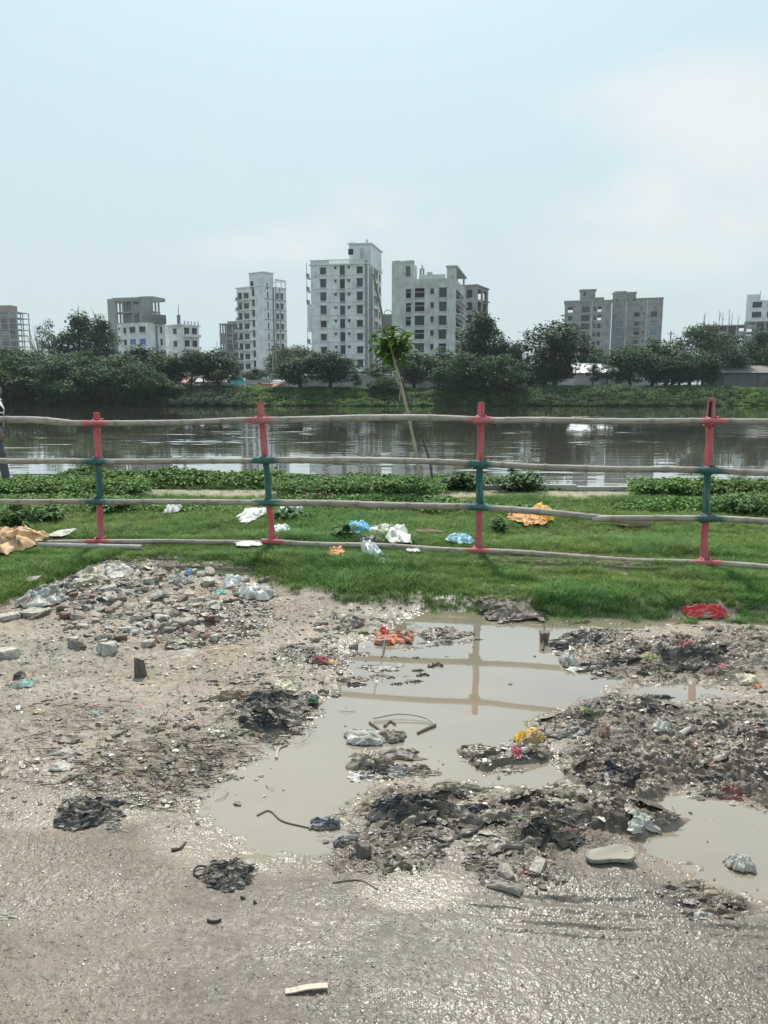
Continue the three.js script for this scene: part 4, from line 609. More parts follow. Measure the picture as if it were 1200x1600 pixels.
// ---------------------------------------------------------------- bamboo fence
const POSTS = [[154, 850, 147, 645], [427, 853, 405, 628], [746, 864, 751, 629], [1102, 881, 1113, 623]];  // a fifth and a sixth stand just outside the frame
const FB = POSTS.map(p => G(p[0], p[1]));
function onFence(px, py, lift = 0) {                                  // a point of the upright fence plane
  let i = 0; while (i < 2 && POSTS[i + 1][0] < px) i++; const a = FB[i], b = FB[i + 1], d = ray(px, py), n = new THREE.Vector3(b.z - a.z, 0, -(b.x - a.x)), o = new THREE.Vector3(0, EYE, 0);
  const t = n.dot(new THREE.Vector3().subVectors(a, o)) / n.dot(d), p = o.addScaledVector(d, t); const nn = n.normalize(); if (nn.z < 0) nn.negate(); return p.addScaledVector(nn, lift);
}
const RED = [0.56, 0.105, 0.125], TEAL = [0.015, 0.115, 0.105];
{
  const fence = thing('bamboo_fence', 'rail fence of weathered bamboo poles lashed to red and teal painted posts', 'fence', [0, 0, 0]);
  const weather = std([1, 1, 1], 0.75, { vertexColors: true }), painted = std([1, 1, 1], 0.55, { vertexColors: true });
  const JOIN = [[[151, 661], [151, 721], [153, 783], [154, 846]], [[406, 657], [415, 719], [420, 785], [426, 846]], [[751, 656], [748, 727], [747, 791], [746, 860]], [[1112, 659], [1107, 735], [1105, 810], [1102, 879]]];
  // posts
  POSTS.forEach(([bx, by, tx, ty], i) => {
    const b = onFence(bx, by, -0.055), t = onFence(tx, ty, -0.055), n = 26, pts = []; b.y -= 0.25;
    for (let k = 0; k <= n; k++) pts.push(new THREE.Vector3().lerpVectors(b, t, k / n).add(new THREE.Vector3(0.006 * vn(k * 0.4, i * 7), 0, 0)));
    const y1 = onFence(...JOIN[i][1]).y, y2 = onFence(...JOIN[i][2]).y;
    const node = k => [5, 12, 18, 23].some(q => Math.abs(k - q - (i % 2)) < 0.6) ? 0.0035 : 0;
    const seg = thing => thing;
    part('post', tube(pts, (q, k) => 0.043 + node(k) + 0.002 * vn(k * 0.7, i), 12, { flat: 0.75, shape: a => 1 - 0.08 * Math.pow(Math.abs(Math.sin(a * 2)), 2), color: (q, a, len, v, cap) => { if (cap) return [0.34, 0.22, 0.17]; const base = v.y > y2 && v.y < y1 ? TEAL : RED, low = sstep(0.35, 0.12, v.y), k = 1 + 0.24 * vn(v.y * 7, a * 3.5 + i * 9) + 0.2 * vn(v.y * 40, a * 6), wear = 0.55 * sstep(0.42, 0.6, vn(v.y * 13 + i * 5, a * 1.9) + 0.35 * vn(v.y * 55, a * 8)); return base.map((c, m) => lerp(c * k, [0.3, 0.24, 0.19][m], Math.max(wear, low * 0.45))); } }), painted, fence);
    if (i === 3) { const p = onFence(1111, 642, 0.0); part('split', boxAt(0.022, 0.16, 0.012, p.x - 0.008, p.y, p.z - 0.006, 0, 0, -0.04), std([0.02, 0.012, 0.012], 0.9), fence); }
    JOIN[i].forEach(([px, py], k) => {                               // cord wound over post and rail
      const c = onFence(px, py, 0.0), col = (k === 0 || k === 3) ? RED : TEAL, turns = [], r0 = k === 3 ? 0.043 : 0.047;
      for (let w = 0; w < 6; w++) { const rr = r0 + 0.002 * (w % 3), tl = (w % 2 ? 1 : -1) * (0.55 + 0.12 * w / 6), off = (Math.floor(w / 2) - 1) * 0.014; const ring = []; for (let m = 0; m <= 20; m++) { const a = m / 20 * 6.2832; ring.push([c.x + Math.cos(a) * rr * Math.cos(tl * 0.6) + off * 0.5, c.y + Math.cos(a) * rr * Math.sin(tl) * 0.8 + off, c.z - 0.018 + Math.sin(a) * 0.07]); } turns.push(clean(tube(ring, 0.0072, 5))); }
      const g = mergeGeometries(turns), n = g.attributes.position.count, pc = new Float32Array(n * 3); for (let m = 0; m < n; m++) { const v = 1 + 0.3 * vn(m * 0.37, k * 5 + i); pc.set(col.map(q => q * 0.9 * v), m * 3); } g.setAttribute('color', new THREE.BufferAttribute(pc, 3)); part('lashing', g, painted, fence);
    });
  });
  // rails: bamboo culms with nodes, painted where they cross a post
  const rail = (pts, rad, seed, o = {}) => {
    const P = pts.map(p => onFence(p[0], p[1], o.lift ?? 0.035)), cv = new THREE.CatmullRomCurve3(P, false, 'centripetal'), L = cv.getLength(), n = Math.max(8, Math.round(L / 0.03)), gap = o.gap || 0.34, r = rng(seed), nodes = []; for (let d = r() * gap; d < L; d += gap * (0.85 + 0.3 * r())) nodes.push(d);
    const path = cv.getSpacedPoints(n); path.forEach((p, k) => { p.y += 0.008 * vn(k * 0.05, seed); });
    const near = d => { let m = 9; for (const q of nodes) m = Math.min(m, Math.abs(d - q)); return m; };
    part('rail', tube(path, q => { const m = near(q * L); return rad * (1 + 0.13 * Math.exp(-m * m / 0.0004) - 0.035 * Math.exp(-Math.pow(m - 0.05, 2) / 0.0008)) * lerp(1, o.taper || 0.94, q) * (1 + 0.03 * vn(q * L * 3, seed)); }, 12, {
      color: (q, a, len, v, cap) => {
        if (cap) return [0.09, 0.07, 0.05]; const m = near(len), st = vn(len * 5, a * 1.3 + seed), mold = sstep(0.1, 0.75, vn(len * 11 + seed, a * 1.8) + 0.35 * vn(len * 60, a * 5)), k = 1 + 0.13 * st + 0.10 * vn(len * 2.2, seed) - 0.30 * Math.exp(-m * m / 0.00025); let c = [0.36, 0.32, 0.265].map((x, j) => x * k * (1 - [0.42, 0.45, 0.46][j] * mold * 0.8));
        for (const J of JOIN) for (let w = 0; w < 4; w++) { if (w !== o.row) continue; const jp = onFence(J[w][0], J[w][1]), dx = Math.abs(v.x - jp.x) + 0.03 * vn(a * 2, J[w][0]); const f = sstep(0.15, 0.08, dx) * (o.row === 0 ? 0.75 : 0.9); const pc = (w === 0 || w === 3) ? RED : TEAL; c = c.map((x, j) => lerp(x, pc[j] * (0.85 + 0.3 * st), f)); } return c; } }), weather, fence);
  };
  rail([[-330, 652], [-60, 653], [0, 655], [60, 656], [112, 661]], 0.037, 1, { row: 0, lift: 0.03, gap: 0.4 }); rail([[96, 661], [151, 661], [250, 660], [405, 656], [440, 655]], 0.028, 2, { row: 0, lift: 0.04 }); rail([[395, 657], [500, 654], [640, 653], [751, 656], [790, 657]], 0.031, 3, { row: 0, lift: 0.032, gap: 0.5 }); rail([[740, 656], [880, 657], [1000, 658], [1112, 658], [1260, 659], [1560, 660]], 0.028, 4, { row: 0, lift: 0.034 });
  rail([[-330, 716], [-60, 718], [80, 720], [152, 721], [415, 719], [425, 719]], 0.029, 5, { row: 1, lift: 0.03 }); rail([[398, 719], [520, 719], [640, 721], [748, 725], [760, 726]], 0.032, 6, { row: 1, lift: 0.038 }); rail([[735, 724], [850, 728], [980, 732], [1107, 734], [1260, 740], [1560, 746]], 0.029, 7, { row: 1, lift: 0.034 });
  rail([[-330, 782], [-60, 782], [154, 783], [300, 782], [420, 785], [432, 786]], 0.029, 8, { row: 2, lift: 0.034 }); rail([[395, 785], [560, 786], [680, 790], [747, 791], [850, 799], [940, 809], [1016, 818]], 0.033, 9, { row: 2, lift: 0.036, gap: 0.24 }); rail([[925, 811], [985, 808], [1040, 807], [1105, 809], [1260, 818], [1560, 836]], 0.028, 10, { row: 2, lift: 0.05, taper: 1.02 });
  rail([[62, 847], [154, 846], [300, 845], [426, 846], [440, 846]], 0.026, 11, { row: 3, lift: 0.034 }); rail([[410, 846], [560, 851], [746, 860], [860, 866], [960, 873], [1102, 878], [1155, 881], [1230, 887], [1560, 908]], 0.029, 12, { row: 3, lift: 0.036, gap: 0.26 });
  for (const [bx, by, tx, ty] of [[-170, 845, -186, 640], [1452, 900, 1470, 618]]) { const P = []; for (let k = 0; k <= 20; k++) { const p = new THREE.Vector3().lerpVectors(onFence(bx, by, -0.055), onFence(tx, ty, -0.055), k / 20); if (k === 0) p.y -= 0.2; P.push(p); } part('post', tube(P, 0.043, 12, { flat: 0.75, color: (q, a, len, v) => { const k = 1 + 0.24 * vn(v.y * 7, a * 3.5) + 0.2 * vn(v.y * 40, a * 6), c = v.y > 0.5 && v.y < 0.9 ? TEAL : RED; return c.map(x => x * k); } }), painted, fence); }
  // loose pole lying behind the lowest rail
  const a = G(60, 857), b = G(222, 860); a.y += 0.035; b.y += 0.03; const lp = []; for (let k = 0; k <= 30; k++) lp.push(new THREE.Vector3().lerpVectors(a, b, k / 30)); solo('bamboo_pole', tube(lp, (q, k) => 0.026 * (k % 9 === 0 ? 1.12 : 1), 10, { color: (q, an, len) => { const k = 1 + 0.2 * vn(len * 8, an * 2); return [0.42 * k, 0.40 * k, 0.35 * k]; } }), weather, 'loose pale bamboo pole lying in the grass at the left', 'bamboo pole');
}
// ---------------------------------------------------------------- planted sapling with its bamboo stake
const weath2 = std([0.34, 0.30, 0.23], 0.8);
{
  const base = G(659, 766), s = -base.z, tip = [xAt(583, s, hgt(432, s)), hgt(425, s)], P = []; P.push(new THREE.Vector3(base.x, base.y - 0.1, base.z)); for (const [px, py] of [[652, 720], [638, 650], [622, 585], [604, 520], [590, 460], [583, 428]]) { const y = hgt(py, s); P.push(new THREE.Vector3(xAt(px, s, y), y, -s)); }
  const pts = new THREE.CatmullRomCurve3(P).getSpacedPoints(60), g = thing('bamboo_stake', 'tall thin bamboo stake leaning left, holding up the leafy sapling', 'stake', [0, 0, 0]);
  part('pole', tube(pts, (q, k) => lerp(0.029, 0.013, q) * (k % 7 === 0 ? 1.16 : 1), 8, { color: (q, a, len) => { const k = 1 + 0.2 * vn(len * 7, a * 2); const f = lerp(1, 0.5, sstep(0.55, 0.8, q)); return [0.40 * k * f, 0.35 * k * f, 0.26 * k * f]; } }), std([1, 1, 1], 0.7, { vertexColors: true }), g);
  const ty = (px, py) => { const y = hgt(py, s); return new THREE.Vector3(xAt(px, s, y), y, -s + 0.03); }, kn = []; for (const [px, py] of [[624, 592], [637, 645]]) { const c = ty(px, py), ring = []; for (let m = 0; m <= 12; m++) { const a = m / 12 * 6.283; ring.push([c.x + 0.055 * Math.cos(a), c.y + 0.02 * Math.sin(2 * a), c.z + 0.05 * Math.sin(a)]); } kn.push(clean(tube(ring, 0.012, 5))); } kn.push(clean(tube([ty(624, 592), ty(626, 606), ty(624, 625)].map(v => v.clone()), 0.009, 4))); part('rope', mergeGeometries(kn), weath2, g);
  // sapling
  const sb = G(677, 762), ss = -sb.z, pt = (px, py, dz = 0) => { const y = hgt(py, ss); return new THREE.Vector3(xAt(px, ss, y), y, -ss + dz); }, sg = thing('sapling', 'young tree with a ball of drooping bright green leaves tied to the bamboo stake', 'sapling', [0, 0, 0]);
  const st = new THREE.CatmullRomCurve3([new THREE.Vector3(sb.x, sb.y - 0.05, sb.z), pt(672, 725), pt(655, 672), pt(640, 635, 0.02), pt(627, 590, 0.05), pt(620, 560, 0.05), pt(616, 535, 0.05)]).getPoints(30); part('stem', tube(st, q => lerp(0.021, 0.008, q), 7), std([0.115, 0.085, 0.06], 0.9), sg);
  const r = rng(61), LP = [], LI = [], LC = [], tw = []; let lv = 0;
  for (let i = 0; i < 300; i++) {
    const cx = 614 + (r() + r() - 1) * 33, cy = 543 + (r() + r() - 1) * 34, c = pt(cx, cy, (r() - 0.5) * 0.7 + 0.05), an = r() * 6.283, L = 0.09 + 0.10 * r(), droop = 0.1 + 0.6 * r(), W = L * 0.32; if (i % 5 === 0) tw.push(clean(tube([st[26 + (i % 4)], new THREE.Vector3().lerpVectors(st[27], c, 0.6).add(new THREE.Vector3(0, 0.05, 0)), c], 0.005, 4)));
    const dx = Math.cos(an), dz = Math.sin(an), v = LP.length / 3, k = 0.75 + 0.6 * r();
    for (let m = 0; m <= 4; m++) { const t = m / 4, o = L * t, yy = c.y + 0.02 - droop * L * t * t, w = W * Math.sin(Math.PI * Math.min(0.97, t * 0.86 + 0.12)); for (const q of [-1, 0, 1]) { LP.push(c.x + dx * o - dz * q * w, yy + Math.abs(q) * w * 0.3, c.z + dz * o + dx * q * w); LC.push((0.075 + 0.05 * (i % 3 === 0)) * k, (0.160 + 0.06 * (i % 3 === 0)) * k, 0.030 * k); } if (m) { const a = v + (m - 1) * 3; LI.push(a, a + 3, a + 1, a + 3, a + 4, a + 1, a + 1, a + 4, a + 2, a + 4, a + 5, a + 2); } }
  }
  part('leaves', meshFrom(LP, LI, null, LC), leafMat([1, 1, 1], 0.45, 0.45), sg); part('twigs', mergeGeometries(tw), std([0.12, 0.13, 0.05], 0.9), sg);
}
// ---------------------------------------------------------------- the walker at the left edge
{
  const f = G(14, 753), s = -f.z, k = 1200 / s, sc = 1.66, W = (px, py, dz = 0) => { const y = hgt(py, s); return [xAt(px, s, y), y, -s + dz]; };
  const cx = xAt(-8, s, 1), gy = f.y, J = (dx, h, dz, r) => [cx + dx, gy + h * sc, -s + dz, r];
  const field = (bones, res, cells, pad, blend) => {
    const mn = [1e9, 1e9, 1e9], mx = [-1e9, -1e9, -1e9]; for (const [a, b] of bones) for (const p of [a, b]) for (let i = 0; i < 3; i++) { mn[i] = Math.min(mn[i], p[i] - p[3] - pad); mx[i] = Math.max(mx[i], p[i] + p[3] + pad); }
    const size = Math.max(mx[0] - mn[0], mx[1] - mn[1], mx[2] - mn[2]), c = [0, 1, 2].map(i => (mn[i] + mx[i]) / 2), mc = new MarchingCubes(cells, new THREE.MeshBasicMaterial(), false, false, 400000); mc.isolation = 0;
    for (let z = 0; z < cells; z++) for (let y = 0; y < cells; y++) for (let x = 0; x < cells; x++) {
      const p = [x, y, z].map((v, i) => c[i] + (v / cells * 2 - 1) * size / 2); let acc = 0;
      for (const [a, b] of bones) { const ab = [b[0] - a[0], b[1] - a[1], b[2] - a[2]], ap = [p[0] - a[0], p[1] - a[1], p[2] - a[2]], t = clamp((ab[0] * ap[0] + ab[1] * ap[1] + ab[2] * ap[2]) / (ab[0] ** 2 + ab[1] ** 2 + ab[2] ** 2 + 1e-9)), d = Math.hypot(ap[0] - ab[0] * t, ap[1] - ab[1] * t, ap[2] - ab[2] * t) - lerp(a[3], b[3], t); acc += Math.exp(-d / blend); }
      mc.field[x + y * cells + z * cells * cells] = blend * Math.log(acc + 1e-30);
    }
    mc.update(); const n = mc.count, P = mc.positionArray.slice(0, n * 3); for (let i = 0; i < n; i++) for (let q = 0; q < 3; q++) P[i * 3 + q] = P[i * 3 + q] * size / 2 + c[q];
    const N = mc.normalArray.slice(0, n * 3), g = new THREE.BufferGeometry(); g.setAttribute('position', new THREE.BufferAttribute(P, 3)); g.setAttribute('normal', new THREE.BufferAttribute(N, 3)); return g;
  };
  // walking to the right: right leg ahead (planted), left leg behind
  const hipR = J(0.02, 0.52, 0.09, 0.085), kneeR = J(0.10, 0.29, 0.08, 0.062), ankR = J(0.155, 0.055, 0.07, 0.043), hipL = J(-0.01, 0.52, -0.09, 0.085), kneeL = J(-0.03, 0.28, -0.09, 0.062), ankL = J(-0.22, 0.10, -0.09, 0.043);
  const pel = J(0, 0.54, 0, 0.115), ches = J(0.01, 0.74, 0, 0.125), shR = J(0.0, 0.80, 0.16, 0.058), shL = J(0.0, 0.80, -0.16, 0.058), elR = J(0.07, 0.63, 0.22, 0.042), wrR = J(0.19, 0.52, 0.20, 0.028), elL = J(-0.09, 0.63, -0.22, 0.042), wrL = J(-0.06, 0.48, -0.22, 0.028), nk = J(0.02, 0.85, 0, 0.055), hd = J(0.045, 0.925, 0, 0.085), chin = J(0.085, 0.89, 0, 0.052);
  const skin = std([0.20, 0.115, 0.075], 0.55), P = thing('person', 'person in a black and white patterned shirt and grey trousers walking at the left edge', 'person', [0, 0, 0]);
  const footR = [[...J(0.155, 0.03, 0.07, 0.038)], [...J(0.30, 0.018, 0.07, 0.028)]], footL = [[...J(-0.235, 0.07, -0.09, 0.038)], [...J(-0.12, 0.022, -0.09, 0.028)]];
  const hand = (w, dir) => { const b = [], p = [w[0] + 0.01 * dir, w[1] - 0.07, w[2]]; b.push([w, [...p, 0.03]]); for (let i = 0; i < 4; i++) { const z = p[2] + (i - 1.5) * 0.019, L = [0.055, 0.065, 0.06, 0.045][i], m = [p[0] + 0.012, p[1] - 0.03 - L * 0.4, z, 0.0088]; b.push([[p[0], p[1], z, 0.01], m], [m, [m[0] - 0.004, m[1] - L * 0.6, z, 0.0075]]); } b.push([[p[0] + 0.015, p[1] + 0.035, p[2], 0.012], [p[0] + 0.042, p[1] - 0.005, p[2] + 0.008, 0.0095]], [[p[0] + 0.042, p[1] - 0.005, p[2] + 0.008, 0.0095], [p[0] + 0.038, p[1] - 0.035, p[2] + 0.01, 0.0085]]); return b; };
  const hg = field([[nk, hd], [hd, chin], [[hd[0] - 0.02, hd[1] + 0.02, hd[2], 0.088], [hd[0] + 0.02, hd[1] + 0.015, hd[2], 0.082]], [[hd[0] + 0.078, hd[1] + 0.005, hd[2], 0.012], [hd[0] + 0.102, hd[1] - 0.028, hd[2], 0.016]], [[hd[0] - 0.01, hd[1], hd[2] + 0.085, 0.016], [hd[0] - 0.01, hd[1] - 0.035, hd[2] + 0.083, 0.012]], [[hd[0] - 0.01, hd[1], hd[2] - 0.085, 0.016], [hd[0] - 0.01, hd[1] - 0.035, hd[2] - 0.083, 0.012]]], 3, 56, 0.02, 0.012);
  const body = mergeGeometries([field([[pel, ches], [shR, shL], [ches, nk], [pel, hipR], [pel, hipL], [shR, elR], [elR, wrR], [shL, elL], [elL, wrL], [hipR, kneeR], [kneeR, ankR], [hipL, kneeL], [kneeL, ankL], [ankR, footR[0]], footR, [ankL, footL[0]], footL, [nk, hd]], 12, 90, 0.05, 0.018), hg, field(hand(wrR, 1), 3, 56, 0.02, 0.006), field(hand(wrL, 1), 3, 56, 0.02, 0.006)]);
  part('body', body, skin, P);
  const grow = (b, e) => b.map(([a, c]) => [[a[0], a[1], a[2], a[3] + e], [c[0], c[1], c[2], c[3] + e]]);
  const belt = J(0, 0.56, 0, 0.118); const sm = dataTex(256, 256, (i, j, o) => { const u = i / 256 * 6, v = j / 256 * 6, n = Math.sin(u * 4.2 + 2.4 * vn(u * 1.2, v * 1.2)) + 0.9 * vn(u * 3, v * 3); const q = n > 0.25 ? 225 : 22; o[0] = q; o[1] = q; o[2] = q; }, true, true);
  const sg = field(grow([[belt, ches], [shR, shL], [ches, nk], [shR, elR], [shL, elL]], 0.018), 10, 70, 0.03, 0.02); { const p = sg.attributes.position, uv = new Float32Array(p.count * 2); for (let i = 0; i < p.count; i++) { uv[i * 2] = (p.getX(i) + p.getZ(i) * 0.7) * 1.6; uv[i * 2 + 1] = p.getY(i) * 1.6; } sg.setAttribute('uv', new THREE.BufferAttribute(uv, 2)); }
  part('shirt', sg, std([1, 1, 1], 0.85, { map: sm }), P);
  part('trousers', field(grow([[J(0, 0.53, 0, 0.11), J(0, 0.575, 0, 0.115)], [pel, hipR], [pel, hipL], [hipR, kneeR], [kneeR, J(0.15, 0.07, 0.07, 0.05)], [hipL, kneeL], [kneeL, J(-0.2, 0.115, -0.09, 0.05)]], 0.016), 10, 80, 0.03, 0.016), std([0.10, 0.105, 0.115], 0.9), P);
  part('shoes', mergeGeometries([field(grow([footR], 0.012), 4, 40, 0.02, 0.01), field(grow([footL], 0.012), 4, 40, 0.02, 0.01)]), std([0.03, 0.028, 0.026], 0.6), P);
  part('hair', field([[[hd[0] - 0.03, hd[1] + 0.04, hd[2], 0.086], [hd[0] + 0.02, hd[1] + 0.055, hd[2], 0.074]], [[hd[0] - 0.05, hd[1], hd[2], 0.07], [hd[0] - 0.045, hd[1] - 0.03, hd[2], 0.06]]], 4, 44, 0.02, 0.01), std([0.012, 0.010, 0.009], 0.6), P);
  const eyes = []; for (const q of [-1, 1]) eyes.push(new THREE.SphereGeometry(0.011, 10, 8).translate(hd[0] + 0.082, hd[1] + 0.006, hd[2] + q * 0.032)); part('eyes', merge(eyes), std([0.5, 0.48, 0.45], 0.3), P); part('mouth', boxAt(0.01, 0.008, 0.042, chin[0] + 0.052, chin[1] + 0.018, chin[2]), std([0.14, 0.05, 0.045], 0.6), P);
}
// ---------------------------------------------------------------- grass, weeds and creepers of the near bank
function tuftGeo(seed, n, h, spread, w) {
  const r = rng(seed), P = [], I = [], C = [];
  for (let i = 0; i < n; i++) { const an = r() * 6.283, bx = (r() - 0.5) * spread, bz = (r() - 0.5) * spread, H = h * (0.55 + 0.7 * r()), bend = H * (0.25 + 0.9 * r()), dx = Math.cos(an), dz = Math.sin(an), v = P.length / 3, ww = w * (0.7 + 0.6 * r()), k = 0.75 + 0.5 * r(), dry = r() < 0.07;
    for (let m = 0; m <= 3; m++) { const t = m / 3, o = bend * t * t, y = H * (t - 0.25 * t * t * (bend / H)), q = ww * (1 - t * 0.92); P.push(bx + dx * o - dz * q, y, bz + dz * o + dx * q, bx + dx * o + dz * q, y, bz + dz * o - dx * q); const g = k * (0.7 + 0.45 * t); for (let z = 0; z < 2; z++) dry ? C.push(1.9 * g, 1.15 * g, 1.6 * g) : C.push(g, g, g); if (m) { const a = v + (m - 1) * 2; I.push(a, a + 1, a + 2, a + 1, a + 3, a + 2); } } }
  return meshFrom(P, I, null, C);
}
function scatter(name, label, geos, mat, list, kind = 'stuff') {
  geos.forEach((g, k) => { const L = list.filter((_, i) => i % geos.length === k); if (!L.length) return; const im = new THREE.InstancedMesh(g, mat, L.length), d = new THREE.Object3D(); L.forEach((q, i) => { d.position.set(q.x, q.y, q.z); d.rotation.set(q.rx || 0, q.ry || 0, q.rz || 0); d.scale.set(q.s * (q.sx || 1), q.s * (q.sy || 1), q.s * (q.sz || q.sx || 1)); d.updateMatrix(); im.setMatrixAt(i, d.matrix); if (q.c) im.setColorAt(i, q.c); }); im.name = numbered(name); tag(im, label, null, null, 'stuff'); shadow(im); scene.add(im); });
}
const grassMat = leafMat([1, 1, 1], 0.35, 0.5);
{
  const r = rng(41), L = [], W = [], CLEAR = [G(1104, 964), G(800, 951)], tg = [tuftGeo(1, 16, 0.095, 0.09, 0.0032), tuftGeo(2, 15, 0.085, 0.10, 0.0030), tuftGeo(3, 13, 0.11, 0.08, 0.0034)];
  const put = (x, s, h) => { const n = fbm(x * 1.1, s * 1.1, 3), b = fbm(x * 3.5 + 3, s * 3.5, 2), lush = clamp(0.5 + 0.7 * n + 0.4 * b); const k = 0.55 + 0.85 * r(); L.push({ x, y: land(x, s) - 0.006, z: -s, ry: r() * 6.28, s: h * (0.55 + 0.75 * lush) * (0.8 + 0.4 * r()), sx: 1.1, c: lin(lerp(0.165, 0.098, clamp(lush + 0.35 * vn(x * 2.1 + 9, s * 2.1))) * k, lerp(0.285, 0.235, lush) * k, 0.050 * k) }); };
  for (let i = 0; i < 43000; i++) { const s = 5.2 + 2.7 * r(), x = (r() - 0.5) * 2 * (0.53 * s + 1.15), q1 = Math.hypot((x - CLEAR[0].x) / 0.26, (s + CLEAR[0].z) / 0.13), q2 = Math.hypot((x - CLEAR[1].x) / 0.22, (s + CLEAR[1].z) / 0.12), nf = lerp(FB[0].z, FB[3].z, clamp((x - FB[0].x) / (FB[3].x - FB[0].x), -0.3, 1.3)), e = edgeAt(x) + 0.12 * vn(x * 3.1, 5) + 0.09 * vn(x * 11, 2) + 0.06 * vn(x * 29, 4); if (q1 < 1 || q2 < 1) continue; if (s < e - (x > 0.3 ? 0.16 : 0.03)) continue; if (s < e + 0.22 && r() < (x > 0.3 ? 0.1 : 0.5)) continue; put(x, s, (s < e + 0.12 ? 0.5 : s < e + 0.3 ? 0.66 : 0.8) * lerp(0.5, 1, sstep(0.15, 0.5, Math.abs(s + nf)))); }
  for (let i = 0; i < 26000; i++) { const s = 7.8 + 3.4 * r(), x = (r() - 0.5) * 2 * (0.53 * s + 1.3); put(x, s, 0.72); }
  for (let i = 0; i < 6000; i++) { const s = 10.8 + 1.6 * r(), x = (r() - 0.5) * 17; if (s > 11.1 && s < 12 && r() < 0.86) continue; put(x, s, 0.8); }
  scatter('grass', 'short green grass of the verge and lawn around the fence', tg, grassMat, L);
}
function leafClump(seed, n, rad, hgtv, leaf, asp = 0.8) {           // creeping broad leaves
  const r = rng(seed), P = [], I = [], C = [];
  for (let i = 0; i < n; i++) { const an = r() * 6.283, rr = rad * Math.sqrt(r()), x = Math.cos(an) * rr, z = Math.sin(an) * rr, y = hgtv * (0.25 + 0.75 * r()) * (1 - 0.5 * rr / rad), L = leaf * (0.6 + 0.7 * r()), w = L * asp * 0.5, b = r() * 6.283, t = (r() - 0.45) * 1.1, dx = Math.cos(b), dz = Math.sin(b), v = P.length / 3, k = 0.65 + 0.7 * r(), fold = 0.25 + 0.3 * r(), cy = Math.cos(t), sy = Math.sin(t);
    const ad = (l, q, up) => { P.push(x + dx * l * L * cy - dz * q * w, y + l * L * sy + up * w, z + dz * l * L * cy + dx * q * w); C.push(k, k, k); }; ad(0, 0, 0); ad(0.18, 1, fold); ad(0.62, 0.72, fold); ad(1, 0, -0.3); ad(0.62, -0.72, fold); ad(0.18, -1, fold); ad(0.5, 0, 0); I.push(v, v + 1, v + 6, v + 1, v + 2, v + 6, v + 2, v + 3, v + 6, v + 3, v + 4, v + 6, v + 4, v + 5, v + 6, v + 5, v, v + 6); }
  return meshFrom(P, I, null, C);
}
{
  const r = rng(51), L = [], K = [leafClump(1, 30, 0.20, 0.13, 0.062), leafClump(2, 26, 0.18, 0.15, 0.07, 0.95), leafClump(3, 34, 0.22, 0.10, 0.052, 0.7)];
  const mound = (x, s) => { const px = 600 + x / (s * CP) * 1200; let m = 0.17 + 0.10 * vn(x * 1.1, 3) + 0.05 * vn(x * 3, 8); m *= 1 - 0.85 * sstep(150, 60, px); m *= 1 - 0.45 * sstep(690, 740, px) * sstep(800, 770, px); m *= 1 - 0.45 * sstep(520, 640, px); m *= 1 - 0.8 * sstep(760, 860, px); return m; };
  const add = (x, s, y, sc, br) => { const k = (0.7 + 0.55 * r()) * br; L.push({ x, y, z: -s, ry: r() * 6.28, rx: (r() - 0.5) * 0.5, rz: (r() - 0.5) * 0.5, s: sc * 0.85 * (0.75 + 0.5 * r()), c: lin(0.105 * k, 0.200 * k, 0.042 * k) }); };
  for (let i = 0; i < 17000; i++) { const s = 12.05 + 2.3 * r(), x = (r() - 0.5) * 2 * (0.53 * s + 1.6), m = mound(x, s) * Math.sin(Math.PI * clamp((s - 12.0) / 2.6)), cov = fbm(x * 0.8, s * 1.5 + 9, 3); if (m < 0.05 && cov < 0.1) continue; add(x, s, land(x, s) + m * (0.35 + 0.65 * Math.pow(r(), 0.5)) - 0.08, 1, 0.8 + 0.35 * (cov + 0.3)); }
  for (let i = 0; i < 14000; i++) { const s = 9.5 + 1.4 * r(), x = (r() - 0.5) * 2 * (0.53 * s + 1.5), px = 600 + x / (s * CP) * 1200, cov = fbm(x * 0.7 + 2, s * 1.4, 3) + 0.35 * sstep(300, 150, px) + 0.3 * sstep(980, 1080, px) - 0.5 * sstep(9.9, 9.5, s) - 0.25 * sstep(700, 760, px) * sstep(960, 900, px); const open = sstep(190, 230, px) * sstep(440, 400, px) + sstep(690, 720, px) * sstep(1010, 970, px); if (cov - 0.25 * open * sstep(10.2, 10.6, s) < -0.05) continue; add(x, s, land(x, s) - 0.05 + 0.10 * r() * clamp(cov + 0.4) * (1 - 0.8 * open), 0.8, 0.95 + 0.3 * cov); }
  for (let i = 0; i < 2600; i++) { const s = 11.1 + 1.0 * r(), x = (r() - 0.5) * 15, px = 600 + x / (s * CP) * 1200; if (px > 215 && px < 430 || px > 690 && px < 1000) continue; if (px > 430 && px < 690 && r() < 0.4) continue; add(x, s, land(x, s) + 0.04 + 0.1 * r(), 0.9, 1.05); }
  scatter('creeping_plants', 'broad leaved creeping plants matted along the near lake bank', K, leafMat([1, 1, 1], 0.35, 0.42), L);
}
